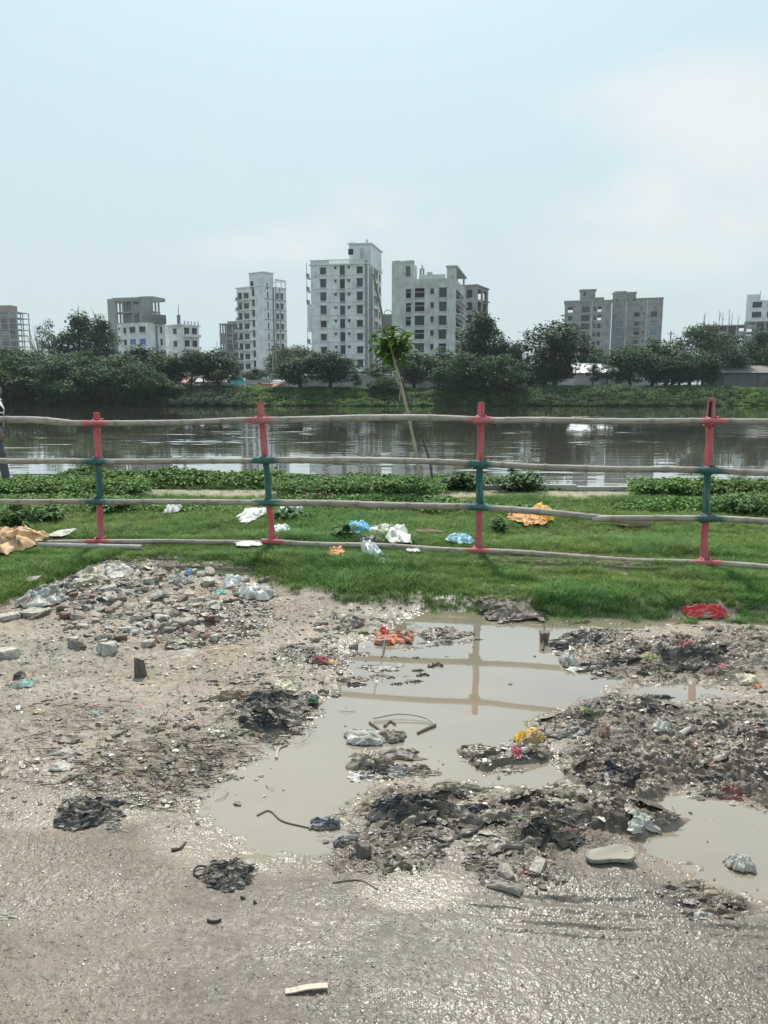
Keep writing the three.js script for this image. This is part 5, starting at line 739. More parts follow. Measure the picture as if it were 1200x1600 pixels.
// single shrubs
function shrub(name, label, px, py, w, h, seed, o) {
  const p = G(px, py), g = thing(name, label, 'shrub', [p.x, p.y, p.z], seed), r = rng(seed), P = [], st = [], n = o.stems, leaves = [];
  for (let i = 0; i < n; i++) { const an = r() * 6.283, sp = w * 0.5 * Math.sqrt(r()), H = h * (0.6 + 0.45 * r()) * (1 - 0.45 * Math.pow(sp / (w * 0.5), 2)), tip = [Math.cos(an) * sp, H, Math.sin(an) * sp], c = spline([[Math.cos(an) * sp * 0.25, -0.03, Math.sin(an) * sp * 0.25], [tip[0] * 0.6, H * 0.55, tip[2] * 0.6], tip], 8); st.push(clean(tube(c, q => 0.006 * (1.1 - q), 4)));
    for (let m = 2; m <= 8; m++) for (let z = 0; z < o.per; z++) { const b = r() * 6.283; leaves.push([c[m].x, c[m].y, c[m].z, b]); } }
  const LP = [], LI = [], LC = []; for (const [x, y, z, b] of leaves) { const L = o.leaf * (0.6 + 0.7 * r()), wd = L * o.asp * 0.5, dx = Math.cos(b), dz = Math.sin(b), up = (r() - 0.25) * 0.9, v = LP.length / 3, k = 0.7 + 0.6 * r(); const ad = (l, q, f) => { LP.push(x + dx * l * L - dz * q * wd, y + up * l * L - 0.35 * l * l * L + f * wd, z + dz * l * L + dx * q * wd); LC.push(o.c[0] * 1.45 * k, o.c[1] * 1.45 * k, o.c[2] * 1.3 * k); }; ad(0, 0, 0); ad(0.4, 1, 0.3); ad(1, 0, 0); ad(0.4, -1, 0.3); ad(0.5, 0, 0); LI.push(v, v + 1, v + 4, v + 1, v + 2, v + 4, v + 2, v + 3, v + 4, v + 3, v, v + 4); }
  part('foliage', meshFrom(LP, LI, null, LC), leafMat([1, 1, 1], 0.35, 0.5), g); part('stems', mergeGeometries(st), std([0.07, 0.075, 0.03], 0.9), g); return g;
}
shrub('shrub', 'dark fine leaved shrub at the water edge, left of the rightmost post', 985, 768, 1.35, 0.36, 71, { stems: 60, per: 5, leaf: 0.075, asp: 0.35, c: [0.030, 0.062, 0.026] });
shrub('shrub', 'rounded creeper covered shrub at the water edge between the third and fourth posts', 812, 768, 0.95, 0.38, 72, { stems: 46, per: 4, leaf: 0.08, asp: 0.75, c: [0.045, 0.10, 0.025] });
shrub('young_shrub', 'airy young shrub with upright pale leaves by the rightmost post', 1120, 772, 0.8, 0.42, 73, { stems: 12, per: 3, leaf: 0.12, asp: 0.35, c: [0.055, 0.115, 0.035] });
shrub('shrub', 'dark low shrub just right of the sapling foot', 722, 766, 0.9, 0.30, 74, { stems: 36, per: 4, leaf: 0.09, asp: 0.7, c: [0.04, 0.09, 0.024] });
shrub('weed', 'leafy weed clump above the orange tarpaulin at the left edge', 25, 832, 0.7, 0.42, 75, { stems: 26, per: 4, leaf: 0.085, asp: 0.42, c: [0.055, 0.115, 0.03] });
shrub('weed', 'broad leaved weed left of the first post', 75, 818, 0.55, 0.26, 76, { stems: 18, per: 4, leaf: 0.09, asp: 0.5, c: [0.065, 0.13, 0.035] });
shrub('weed', 'leafy weed beside the blue plastic bag behind the fence', 540, 843, 0.3, 0.20, 77, { stems: 12, per: 3, leaf: 0.075, asp: 0.55, c: [0.055, 0.12, 0.03] });
shrub('weed', 'small weed in front of the orange and yellow tarpaulin', 783, 833, 0.28, 0.19, 78, { stems: 10, per: 3, leaf: 0.07, asp: 0.5, c: [0.055, 0.12, 0.03] });
shrub('weed', 'weed with broad leaves behind the second post', 455, 812, 0.5, 0.18, 79, { stems: 18, per: 3, leaf: 0.08, asp: 0.6, c: [0.055, 0.12, 0.03] });
shrub('weed', 'tall bright weeds at the right edge behind the fence', 1160, 805, 0.9, 0.34, 80, { stems: 30, per: 4, leaf: 0.08, asp: 0.4, c: [0.06, 0.125, 0.035] });
shrub('weed', 'low weed at the left end of the earth path', 180, 800, 0.6, 0.2, 81, { stems: 20, per: 4, leaf: 0.07, asp: 0.6, c: [0.07, 0.14, 0.04] });
// ---------------------------------------------------------------- litter, each piece a thing
const surf = (x, s) => Math.max(land(x, s), s < 6.2 && s > 1.5 ? 0.0 : -9);
function crumple(w, d, h, seed, o = {}) {                            // a crumpled sheet lying over the ground
  const n = o.n || 34, P = [], I = [], U = [], C = o.tint ? [] : null, f = o.freq || 3.2;
  for (let j = 0; j <= n; j++) for (let i = 0; i <= n; i++) {
    let u = i / n * 2 - 1, v = j / n * 2 - 1; const a = Math.atan2(v, u), m = Math.max(Math.abs(u), Math.abs(v)), sq = o.round ?? 0.6, rr = Math.hypot(u, v) || 1, k = lerp(1, m / rr, sq);
    const ed = 1 + (o.rag ?? 0.22) * (vn(Math.cos(a) * 1.6 + seed, Math.sin(a) * 1.6) + 0.5 * vn(Math.cos(a) * 5 + seed, Math.sin(a) * 5));
    u *= k * ed; v *= k * ed;
    const r2 = Math.min(1, m), pl = 1 - Math.pow(r2, 5), wx = u + 0.25 * vn(u * 2 + seed, v * 2), wv = v + 0.25 * vn(u * 2, v * 2 + seed);
    let y = h * (pl * (o.dome ?? 0.5) * (0.75 + 0.25 * (1 - r2 * r2)) + (0.3 + 0.7 * pl) * (0.42 * ridge(wx * f * 0.42 + seed * 3.1, wv * f * 0.6, 3) + 0.34 * (1 - 2 * Math.abs(vn(wx * f * 0.8 + wv * f * 0.5 + seed, wv * f * (o.lines || 1.4) - wx * f * 0.35)))) + 0.12 + (o.ani ? o.ani * (0.5 + 0.5 * pl) * (0.5 * (1 - 2 * Math.abs(vn(wx * 1.5 + seed, wv * 6 + 1.2 * vn(wx * 2, wv * 2)))) + 0.25 * (1 - 2 * Math.abs(vn(wx * 4, wv * 15 + seed)))) : 0));
    y = Math.max(y, 0.002); const x = u * w / 2 + 0.1 * w * vn(u * f + seed, v * f) * (o.fold ?? 0.5), z = v * d / 2 + 0.1 * d * vn(u * f, v * f + seed) * (o.fold ?? 0.5);
    P.push(x, y, z); U.push(u, v); if (C) { const t = o.tint(u, v, y / h); C.push(...t); }
    if (i && j) { const q = j * (n + 1) + i; I.push(q - n - 2, q - 1, q - n - 1, q - 1, q, q - n - 1); }
  }
  return [P, I, U, C];
}
function lay(name, label, cat, px, py, wpx, hpx, mat, o = {}) {      // px, py: centre in the photograph
  const p = G(px, py + (o.dy || 0)), dist = Math.hypot(p.z, EYE - p.y), sc = 1 / 1200 * (-p.z * CP + EYE * SP), w = wpx * sc, ang = Math.atan2(EYE - p.y, -p.z), d = o.d || hpx * sc / Math.sin(ang) * (o.flat ?? 0.75), h = (o.h ?? hpx * sc * 0.55) * (py > 960 ? 0.4 : py > 885 ? 0.48 : 0.58), seed = o.seed ?? (px * 0.37 + py * 0.11), ry = o.ry || 0;
  let C; const [P, I, U] = crumple(w, d, h, seed, o), c = Math.cos(ry), sn = Math.sin(ry); p.y = surf(p.x, -p.z); for (let i = 0; i < P.length; i += 3) { const x = P[i] * c + P[i + 2] * sn, z = -P[i] * sn + P[i + 2] * c; P[i] = x; P[i + 2] = z; P[i + 1] += (surf(p.x + x, -p.z - z) - p.y) * (o.drape ?? 0.85) + (o.up ?? (py < 885 ? 0.035 : 0)); }
  const mud = o.mud ?? (py > 885 ? 0.55 : 0.08), bc = mat.userData.c; let m2 = mat; if (bc) { C = []; for (let i = 0; i < P.length; i += 3) { const q = sstep(0.75 - mud, 1.15 - mud * 0.6, 0.5 + 0.7 * fbm(P[i] * 16 + seed, P[i + 2] * 18, 3) + (P[i + 1] < 0.01 ? 0.25 : 0)) * 0.85; C.push(lerp(bc[0], 0.20, q), lerp(bc[1], 0.172, q), lerp(bc[2], 0.138, q)); } m2 = mat.userData.v; }
  let g = meshFrom(P, I, U, C); return solo(name, g, m2, label, cat, [p.x, p.y, p.z], 0, o.group);
}
const film = (c, rough = 0.35, o = {}) => { const m = phys(c, rough, { specularIntensity: 0.6, ...o }); m.userData.c = c; m.userData.v = phys([1, 1, 1], rough + 0.08, { specularIntensity: 0.6, vertexColors: true, ...o }); return m; };
const clearFilm = phys([0.75, 0.80, 0.82], 0.25, { transmission: 0.55, thickness: 0 });
const TR = { white: film([0.62, 0.62, 0.58], 0.5), whitish: film([0.48, 0.46, 0.41], 0.55), grey: film([0.30, 0.31, 0.30], 0.4), black: film([0.022, 0.022, 0.023], 0.32), mudblack: film([0.04, 0.038, 0.034], 0.4), orange: film([0.62, 0.30, 0.12], 0.55), tan: film([0.55, 0.36, 0.20], 0.6), yellow: film([0.70, 0.40, 0.06], 0.5), blue: film([0.16, 0.46, 0.66], 0.4), paleblue: film([0.34, 0.58, 0.68], 0.45), teal: film([0.06, 0.33, 0.31], 0.45), red: film([0.42, 0.04, 0.045], 0.5), pink: film([0.5, 0.10, 0.12], 0.55), brown: film([0.16, 0.10, 0.06], 0.7), mud: film([0.21, 0.185, 0.15], 0.55), wetmud: film([0.13, 0.115, 0.095], 0.35), cream: film([0.58, 0.53, 0.38], 0.6) };
// on the grass
lay('tarpaulin', 'orange tan tarpaulin heaped in the grass at the left edge', 'tarpaulin', 20, 858, 84, 40, TR.tan, { h: 0.22, dome: 0.7, fold: 0.8, n: 48, freq: 3.6 });
lay('cardboard_piece', 'grey white flat carton piece tilted in the grass left of the first post', 'carton', 97, 838, 26, 16, TR.whitish, { h: 0.06, round: 0.05, rag: 0.08, freq: 1 });
lay('plastic_bag', 'small white knotted plastic bag on the lawn between first and second posts', 'plastic bag', 272, 803, 19, 13, TR.white, { h: 0.11, dome: 1.1 });
lay('plastic_sheet', 'large crumpled white plastic sheet left of the second post', 'plastic sheet', 393, 812, 42, 26, TR.white, { h: 0.14, dome: 0.4, fold: 1.0, n: 44 });
lay('plastic_sheet', 'half clear plastic sheet standing up right of the second post', 'plastic sheet', 452, 806, 34, 24, clearFilm, { h: 0.17, dome: 0.6, fold: 1.0 });
lay('plastic_bag', 'half clear plastic bag at the foot of the second post', 'plastic bag', 440, 834, 28, 14, clearFilm, { h: 0.09, dome: 0.6 });
lay('plastic_strip', 'long white plastic strip under the lowest rail left of the second post', 'plastic strip', 388, 856, 46, 8, TR.white, { h: 0.04, dome: 0.5 });
lay('plastic_bag', 'bright blue plastic bag in the pile behind the lowest rail', 'plastic bag', 560, 835, 36, 16, TR.blue, { h: 0.17, dome: 0.6, fold: 0.9, n: 44 });
lay('cloth', 'pale off white cloth on the pile between the blue bag and the white sheet', 'cloth', 596, 836, 38, 20, TR.whitish, { h: 0.12, dome: 0.5, fold: 1 });
lay('plastic_bag', 'dark grey plastic under the pile behind the lowest rail', 'plastic bag', 584, 846, 46, 12, TR.black, { h: 0.05, dome: 0.6 });
lay('plastic_sheet', 'white plastic sheet rising to a peak right of the blue bag', 'plastic sheet', 622, 845, 38, 30, TR.white, { h: 0.17, dome: 0.45, fold: 1, round: 0.8, freq: 2.4, n: 44 });
lay('plastic_bag', 'bluish clear bag hanging over the lowest rail into the grass', 'plastic bag', 581, 868, 26, 34, clearFilm, { h: 0.12, dome: 0.7, ry: 0.25 });
lay('plastic_bag', 'small clear bag scrap in the grass right of the hanging clear bag', 'plastic bag', 601, 883, 20, 12, clearFilm, { h: 0.05, dome: 0.4 });
lay('food_wrapper', 'torn orange brown wrapper in the grass under the lowest rail', 'wrapper', 526, 868, 24, 17, TR.orange, { h: 0.07, dome: 0.3, fold: 1 });
lay('plastic_strip', 'thin white scrap in the grass right of the clear bag', 'plastic strip', 645, 866, 22, 6, TR.white, { h: 0.03 });
lay('plastic_bag', 'light blue plastic bag left of the third post', 'plastic bag', 718, 852, 38, 12, TR.paleblue, { h: 0.14, dome: 0.4, fold: 1, n: 44 });
lay('dry_leaf', 'dry brown palm leaf strip lying on the lawn', 'dry leaf', 672, 835, 46, 6, TR.brown, { h: 0.03 });
lay('tarpaulin', 'orange tarpaulin folded open behind the sagging rail', 'tarpaulin', 822, 817, 56, 26, TR.orange, { h: 0.17, dome: 0.25, fold: 1, n: 48 });
lay('sack', 'yellow stuffed sack lying on the orange tarpaulin', 'sack', 846, 815, 36, 16, TR.yellow, { h: 0.2, dome: 1.0, freq: 2, rag: 0.1 });
lay('basket', 'crushed brown basket under the end of the sagging rail', 'basket', 990, 824, 50, 12, TR.brown, { h: 0.08, dome: 0.8, rag: 0.1 });
lay('plastic_bag', 'small bright blue scrap at the foot of the sapling', 'plastic scrap', 673, 768, 20, 8, film([0.08, 0.35, 0.62], 0.4), { h: 0.08, dome: 1 });
[[642, 908], [716, 910], [770, 906], [665, 900], [655, 926], [540, 918], [497, 912], [1125, 912], [840, 903], [583, 925], [757, 914], [425, 903]].forEach(([x, y]) => lay('plastic_scrap', 'tiny white plastic scrap in the grass edge', 'plastic scrap', x, y, 9, 7, TR.white, { h: 0.03, dome: 0.4, n: 10, group: 'tiny white scraps along the grass edge' }));
// rubble heap and its litter
lay('plastic_sheet', 'grey shiny plastic sheet at the left end of the rubble heap', 'plastic sheet', 68, 936, 70, 42, TR.grey, { h: 0.16, dome: 0.6, fold: 0.9, n: 48, lines: 2.4 });
lay('plastic_bag', 'black plastic bag scrap beside the grey sheet', 'plastic bag', 98, 922, 18, 36, TR.black, { h: 0.13, dome: 0.6, fold: 1 });
lay('plastic_bag', 'torn black plastic bag in the middle of the rubble heap', 'plastic bag', 158, 940, 44, 28, TR.black, { h: 0.08, fold: 1, n: 44 });
lay('plastic_bag', 'thin black plastic strip on the crest of the rubble heap', 'plastic bag', 195, 925, 70, 12, TR.mudblack, { h: 0.05, fold: 1 });
lay('cloth', 'pale cream sack cloth on top of the rubble heap', 'cloth', 150, 905, 62, 24, TR.cream, { h: 0.11, fold: 1, n: 44 });
lay('cloth', 'whitish crumpled cloth at the peak of the rubble heap', 'cloth', 176, 896, 54, 24, TR.whitish, { h: 0.13, fold: 1, n: 44 });
lay('food_wrapper', 'orange wrapper scrap at the peak of the rubble heap', 'wrapper', 147, 892, 16, 12, film([0.5, 0.2, 0.09], 0.5), { h: 0.06 });
lay('plastic_bag', 'grey bag with a blue corner on the right slope of the heap', 'plastic bag', 286, 912, 30, 18, TR.grey, { h: 0.11, dome: 0.8 });
lay('plastic_scrap', 'blue scrap on the grey bag of the heap', 'plastic scrap', 294, 906, 12, 8, film([0.08, 0.2, 0.36], 0.4), { h: 0.05, up: 0.06 });
lay('plastic_bag', 'pale clear bag at the far right edge of the heap', 'plastic bag', 362, 913, 26, 16, clearFilm, { h: 0.09, dome: 0.8 });
lay('plastic_scrap', 'turquoise plastic scrap on the right side of the heap', 'plastic scrap', 343, 927, 28, 9, film([0.06, 0.42, 0.34], 0.4), { h: 0.035, fold: 1 });
lay('plastic_bag', 'large white plastic bag at the right end of the rubble', 'plastic bag', 402, 932, 52, 20, TR.white, { h: 0.12, dome: 0.9, fold: 0.8, n: 44 });
lay('plastic_scrap', 'small turquoise scrap on the mud right of the rubble', 'plastic scrap', 405, 981, 14, 6, film([0.08, 0.42, 0.36], 0.4), { h: 0.02 });
lay('plastic_bag', 'grey blue film scrap at the lower edge of the rubble', 'plastic bag', 225, 986, 52, 20, TR.grey, { h: 0.03, fold: 1 });
lay('cardboard_piece', 'broad pale sheet lying flat beside the upright stone', 'carton', 285, 1022, 60, 22, film([0.44, 0.41, 0.35], 0.7), { h: 0.025, rag: 0.3 });
lay('plastic_scrap', 'turquoise rag on the mud at the left edge', 'rag', 38, 1070, 32, 15, TR.teal, { h: 0.03, fold: 1 });
lay('plastic_scrap', 'black lump resting on the turquoise rag', 'rag', 30, 1058, 14, 12, TR.black, { h: 0.05, dome: 1 });
lay('plastic_scrap', 'turquoise scrap lying alone on the trampled mud', 'plastic scrap', 149, 1113, 20, 8, film([0.10, 0.44, 0.42], 0.4), { h: 0.012 });
lay('plastic_scrap', 'yellow scrap flattened into the mud at the left', 'plastic scrap', 60, 1112, 20, 8, film([0.45, 0.37, 0.14], 0.6), { h: 0.01 });
lay('cardboard_piece', 'small pale torn sheet left of the black clump', 'carton', 98, 1196, 36, 18, TR.whitish, { h: 0.035, round: 0.1, rag: 0.1, freq: 1.2 });
lay('plastic_scrap', 'crumpled white flakes above the small pale sheet', 'plastic scrap', 112, 1177, 48, 14, TR.white, { h: 0.02, fold: 1, rag: 0.6 });
lay('plastic_scrap', 'white oval scrap right of the crumpled flakes', 'plastic scrap', 163, 1179, 16, 8, TR.white, { h: 0.012 });
lay('plastic_bag', 'large black plastic bag half sunk at the left bank of the puddle', 'plastic bag', 432, 1104, 112, 40, TR.mudblack, { h: 0.06, dome: 0.5, fold: 0.8, n: 100, freq: 4, ani: 1.0, ry: -0.2, mud: 0.55, d: 0.34 });
lay('plastic_scrap', 'cream scrap on the large black bag', 'plastic scrap', 448, 1092, 34, 14, TR.cream, { h: 0.04, up: 0.075, fold: 1 });
lay('plastic_scrap', 'green scrap at the right end of the large black bag', 'plastic scrap', 487, 1098, 20, 12, film([0.02, 0.10, 0.05], 0.4), { h: 0.05, up: 0.02 });
lay('rag', 'dark wet rag with a blue fold below the large black bag', 'rag', 415, 1138, 92, 26, film([0.035, 0.032, 0.036], 0.35), { h: 0.06, fold: 1, n: 80, rag: 0.5, ani: 1.2 });
lay('cloth', 'rolled brown cloth left of the large black bag', 'cloth', 360, 1090, 44, 13, TR.brown, { h: 0.05, dome: 1, lines: 4 });
lay('plastic_bag', 'dark grey matted clump on the mud at the left', 'matted bag', 136, 1272, 100, 50, TR.mudblack, { h: 0.065, dome: 0.4, fold: 0.6, n: 100, freq: 5, lines: 3, ani: 0.55, mud: 0.4, flat: 0.95 });
lay('plastic_bag', 'flattened dark grey matted clump beside the black ring', 'matted bag', 360, 1368, 72, 48, TR.mudblack, { h: 0.045, dome: 0.4, fold: 0.6, n: 100, freq: 5, lines: 3, ani: 0.55, mud: 0.45, flat: 0.95 });
lay('plastic_bag', 'pale scrap at the right of the grey matted clump', 'plastic scrap', 178, 1292, 22, 14, TR.grey, { h: 0.03 });
lay('cloth', 'orange red rag on the left rim of the puddle', 'rag', 616, 1003, 62, 26, film([0.50, 0.15, 0.07], 0.55), { h: 0.10, fold: 1, n: 50, rag: 0.35, tint: null });
lay('cloth', 'red tip of the orange rag sticking up', 'rag', 602, 994, 18, 22, TR.red, { h: 0.11, fold: 1 });
lay('cloth', 'red brown rag left of the puddle below the orange one', 'rag', 501, 1031, 26, 14, film([0.24, 0.06, 0.05], 0.6), { h: 0.06, fold: 1 });
lay('plastic_scrap', 'orange yellow scrap touching the red brown rag', 'plastic scrap', 520, 1035, 24, 10, film([0.6, 0.34, 0.08], 0.5), { h: 0.03 });
lay('cloth', 'black cloth lump on the mud above the orange rag', 'cloth', 549, 972, 42, 16, TR.black, { h: 0.07, dome: 0.8, rag: 0.4 });
lay('plastic_sheet', 'pale muddy sheet bent up out of the puddle', 'plastic sheet', 575, 1166, 72, 26, TR.whitish, { h: 0.09, dome: 0.6, n: 44, ry: -0.05, fold: 0.4 });
lay('plastic_sheet', 'dark underside flap of the pale muddy sheet', 'plastic sheet', 610, 1164, 46, 18, film([0.14, 0.115, 0.085], 0.6), { h: 0.07, dome: 0.7 });
lay('food_wrapper', 'yellow printed wrapper at the right rim of the puddle', 'wrapper', 827, 1156, 46, 24, film([0.68, 0.40, 0.035], 0.35), { h: 0.09, dome: 0.8, ry: 0.3, round: 0.15, rag: 0.08, n: 44 });
lay('cloth', 'red rag under the yellow wrapper', 'rag', 808, 1175, 18, 20, TR.pink, { h: 0.05 });
lay('cloth', 'red cloth floating at the grass edge on the right', 'cloth', 1104, 963, 68, 14, TR.red, { h: 0.12, dome: 0.8, fold: 0.4, rag: 0.12, n: 44, d: 0.13, round: 0.25, mud: 0.3, up: 0.004, ani: 0.3 });
lay('sack', 'pale sack tip poking out of the puddle', 'sack', 888, 1035, 24, 20, TR.whitish, { h: 0.10, dome: 0.9 });
lay('cloth', 'dark tangled cloth in the debris right of the puddle', 'cloth', 900, 1000, 80, 26, TR.mudblack, { h: 0.07, fold: 1, rag: 0.5, n: 80, ani: 1.2 });
lay('cloth', 'black wet cloth in front of the dark tangled one', 'cloth', 930, 1042, 60, 14, TR.black, { h: 0.05, fold: 1, rag: 0.5 });
lay('plastic_bag', 'black plastic in the debris strip at the right', 'plastic bag', 1085, 1030, 90, 26, TR.mudblack, { h: 0.08, fold: 1, rag: 0.5, n: 80, ani: 1.2 });
lay('plastic_scrap', 'red scrap low in the right debris strip', 'plastic scrap', 1106, 1046, 16, 8, TR.red, { h: 0.03 });
lay('plastic_scrap', 'pink scrap low in the right debris strip', 'plastic scrap', 1128, 1044, 14, 10, TR.pink, { h: 0.04 });
lay('plastic_scrap', 'dark red rag at the top of the right debris strip', 'rag', 1073, 1012, 26, 14, film([0.22, 0.05, 0.05], 0.5), { h: 0.06 });
lay('plastic_scrap', 'yellow green leaf sheath in the right debris strip', 'plant scrap', 1020, 1030, 36, 12, film([0.26, 0.27, 0.12], 0.6), { h: 0.05, lines: 3 });
lay('cardboard_piece', 'cream carton scrap near the right edge', 'carton', 1166, 1064, 30, 15, TR.cream, { h: 0.05, round: 0.1, rag: 0.1, freq: 1.4 });
lay('plastic_scrap', 'orange scrap beside the cream carton', 'plastic scrap', 1181, 1071, 12, 9, film([0.55, 0.2, 0.08], 0.5), { h: 0.03 });
lay('plastic_bag', 'white scrap in the churned mud left of the stick', 'plastic scrap', 1046, 1127, 20, 14, TR.white, { h: 0.05, fold: 1 });
lay('plastic_bag', 'dull white bag pressed in the churned mud', 'plastic bag', 1035, 1140, 30, 16, TR.whitish, { h: 0.06, fold: 1 });
lay('plastic_bag', 'torn grey white film draped on the churned mud', 'plastic bag', 890, 1143, 76, 18, TR.whitish, { h: 0.05, fold: 1, rag: 0.4, n: 56, lines: 3 });
lay('plastic_scrap', 'small white film scrap beside the torn film', 'plastic scrap', 967, 1147, 18, 10, TR.white, { h: 0.03 });
lay('brick_piece', 'reddish brick bit in the churned mud', 'brick piece', 944, 1147, 16, 10, film([0.24, 0.10, 0.06], 0.85), { h: 0.04, dome: 1, round: 0.1, freq: 1 });
lay('plastic_scrap', 'dark navy scrap with white strap on the churned mud', 'rag', 955, 1203, 18, 22, film([0.02, 0.022, 0.035], 0.4), { h: 0.06, fold: 1 });
lay('plastic_scrap', 'white strap below the dark navy scrap', 'strap', 949, 1216, 9, 14, TR.white, { h: 0.03 });
lay('cloth', 'pinkish cloth half buried in the churned mud', 'cloth', 1080, 1188, 28, 16, film([0.30, 0.13, 0.11], 0.6), { h: 0.06, fold: 1 });
lay('cloth', 'black and navy cloth twisted on the mud bank in the foreground', 'cloth', 655, 1272, 150, 46, film([0.038, 0.037, 0.040], 0.36), { h: 0.055, dome: 0.45, fold: 1, n: 110, freq: 3.6, ani: 1.5, ry: -0.15, rag: 0.4, mud: 0.6 });
lay('cloth', 'smooth navy end of the twisted cloth', 'cloth', 606, 1268, 56, 22, film([0.02, 0.023, 0.034], 0.28), { h: 0.075, dome: 0.9, n: 40, lines: 2 });
lay('cloth', 'shiny dark fold at the right of the twisted cloth', 'cloth', 738, 1272, 46, 22, film([0.025, 0.028, 0.038], 0.26), { h: 0.06, fold: 1 });
lay('plastic_bag', 'tangled black strips on the foreground mud bank', 'tangle', 850, 1305, 100, 40, TR.mudblack, { h: 0.06, fold: 1.2, n: 100, rag: 0.45, freq: 4.5, ani: 1.4 });
lay('plastic_scrap', 'bright red scrap in the black tangle', 'plastic scrap', 892, 1309, 22, 9, TR.red, { h: 0.035, up: 0.02 });
lay('cloth', 'dark blue rag at the tip of the mud bank', 'rag', 510, 1292, 52, 22, film([0.06, 0.085, 0.12], 0.35), { h: 0.05, fold: 1.2, n: 44, rag: 0.5 });
lay('cloth', 'small blue black rag below the dark blue one', 'rag', 540, 1320, 34, 20, film([0.05, 0.07, 0.09], 0.35), { h: 0.05, fold: 1.2, rag: 0.5 });
lay('plastic_scrap', 'green plant bits on the crest of the mud bank', 'plant scrap', 715, 1232, 62, 18, film([0.07, 0.085, 0.03], 0.6), { h: 0.05, fold: 1.2, rag: 0.6 });
lay('plastic_bag', 'pale bag standing in the right hand puddle', 'plastic bag', 1155, 1362, 40, 26, TR.whitish, { h: 0.07, dome: 0.8, fold: 0.6 });
lay('cloth', 'brown cloth heap at the grass edge above the puddle', 'cloth', 800, 950, 70, 26, film([0.13, 0.11, 0.085], 0.6), { h: 0.05, fold: 1.2, n: 70, ani: 1.1, rag: 0.45 });
lay('plastic_bag', 'dark film scrap stuck in the upper puddle', 'plastic bag', 703, 990, 46, 12, TR.mudblack, { h: 0.05, fold: 1, rag: 0.5 });
lay('plastic_scrap', 'pale scrap in the puddle left of the post reflection', 'plastic scrap', 600, 1052, 46, 14, TR.grey, { h: 0.03, fold: 1, rag: 0.5 });
lay('plastic_scrap', 'dark curl of bark at the middle of the puddle', 'bark', 625, 1190, 58, 22, film([0.09, 0.08, 0.065], 0.5), { h: 0.05, fold: 1.2, rag: 0.5 });
lay('plastic_scrap', 'white fragment on the road at the lower left edge', 'plastic scrap', 8, 1434, 32, 16, TR.whitish, { h: 0.012, rag: 0.4 });
lay('food_wrapper', 'folded brown wrapper on the mud in the lower right', 'wrapper', 790, 1386, 52, 22, film([0.24, 0.21, 0.17], 0.6), { h: 0.05, round: 0.1, rag: 0.12, ry: -0.35, freq: 1.5 });
// sandal sole, ring, stick, wooden strip, bent twigs
{
  const p = G(953, 1342), g = thing('sandal', 'muddy pale flip flop sole lying on the mud in the lower right', 'sandal', [p.x, land(p.x, -p.z) + 0.012, p.z], 0.12), sh = new THREE.Shape(); const L = 0.17; sh.moveTo(-L / 2, -0.005); sh.bezierCurveTo(-L / 2, -0.045, -0.02, -0.022, 0.02, -0.036); sh.bezierCurveTo(0.06, -0.05, L / 2, -0.035, L / 2, 0.002); sh.bezierCurveTo(L / 2, 0.04, 0.05, 0.046, 0.01, 0.036); sh.bezierCurveTo(-0.03, 0.026, -L / 2, 0.04, -L / 2, -0.005);
  const e = new THREE.ExtrudeGeometry(sh, { depth: 0.014, bevelEnabled: true, bevelSize: 0.004, bevelThickness: 0.004, bevelSegments: 2, curveSegments: 16 }); e.rotateX(-Math.PI / 2); { const p = e.attributes.position, c = new Float32Array(p.count * 3); for (let i = 0; i < p.count; i++) { const k = 0.85 + 0.3 * vn(p.getX(i) * 60, p.getZ(i) * 60); c.set([k, k * 0.98, k * 0.95], i * 3); } e.setAttribute('color', new THREE.BufferAttribute(c, 3)); } part('sole', e, std([0.31, 0.285, 0.24], 0.85, { vertexColors: true }), g).rotation.z = 0.05; g.scale.y = 0.7; part('toe_plug', new THREE.CylinderGeometry(0.004, 0.005, 0.008, 8).translate(0.056, 0.02, 0), std([0.3, 0.27, 0.23], 0.8), g);
}
{ const p = G(316, 1364), rg = []; for (let i = 0; i <= 40; i++) { const a = i / 40 * 6.2832; rg.push([Math.cos(a) * 0.028, 0.004 * Math.sin(a * 2) + 0.008, Math.sin(a) * 0.026]); } solo('rubber_ring', tube(rg, 0.0035, 8, { open: true }), std([0.03, 0.028, 0.026], 0.5), 'black rubber ring left of the flattened matted clump', 'ring', [p.x, land(p.x, -p.z), p.z]); }
{ const p = G(335, 1437), rg = []; for (let i = 0; i <= 14; i++) { const a = 0.3 + i / 14 * 2.4; rg.push([Math.cos(a) * 0.022, 0.005, Math.sin(a) * 0.014]); } solo('bark_curl', tube(rg, 0.004, 6), std([0.06, 0.05, 0.04], 0.7), 'small dark curl lying on the gravelly road', 'bark', [p.x, land(p.x, -p.z), p.z]); }
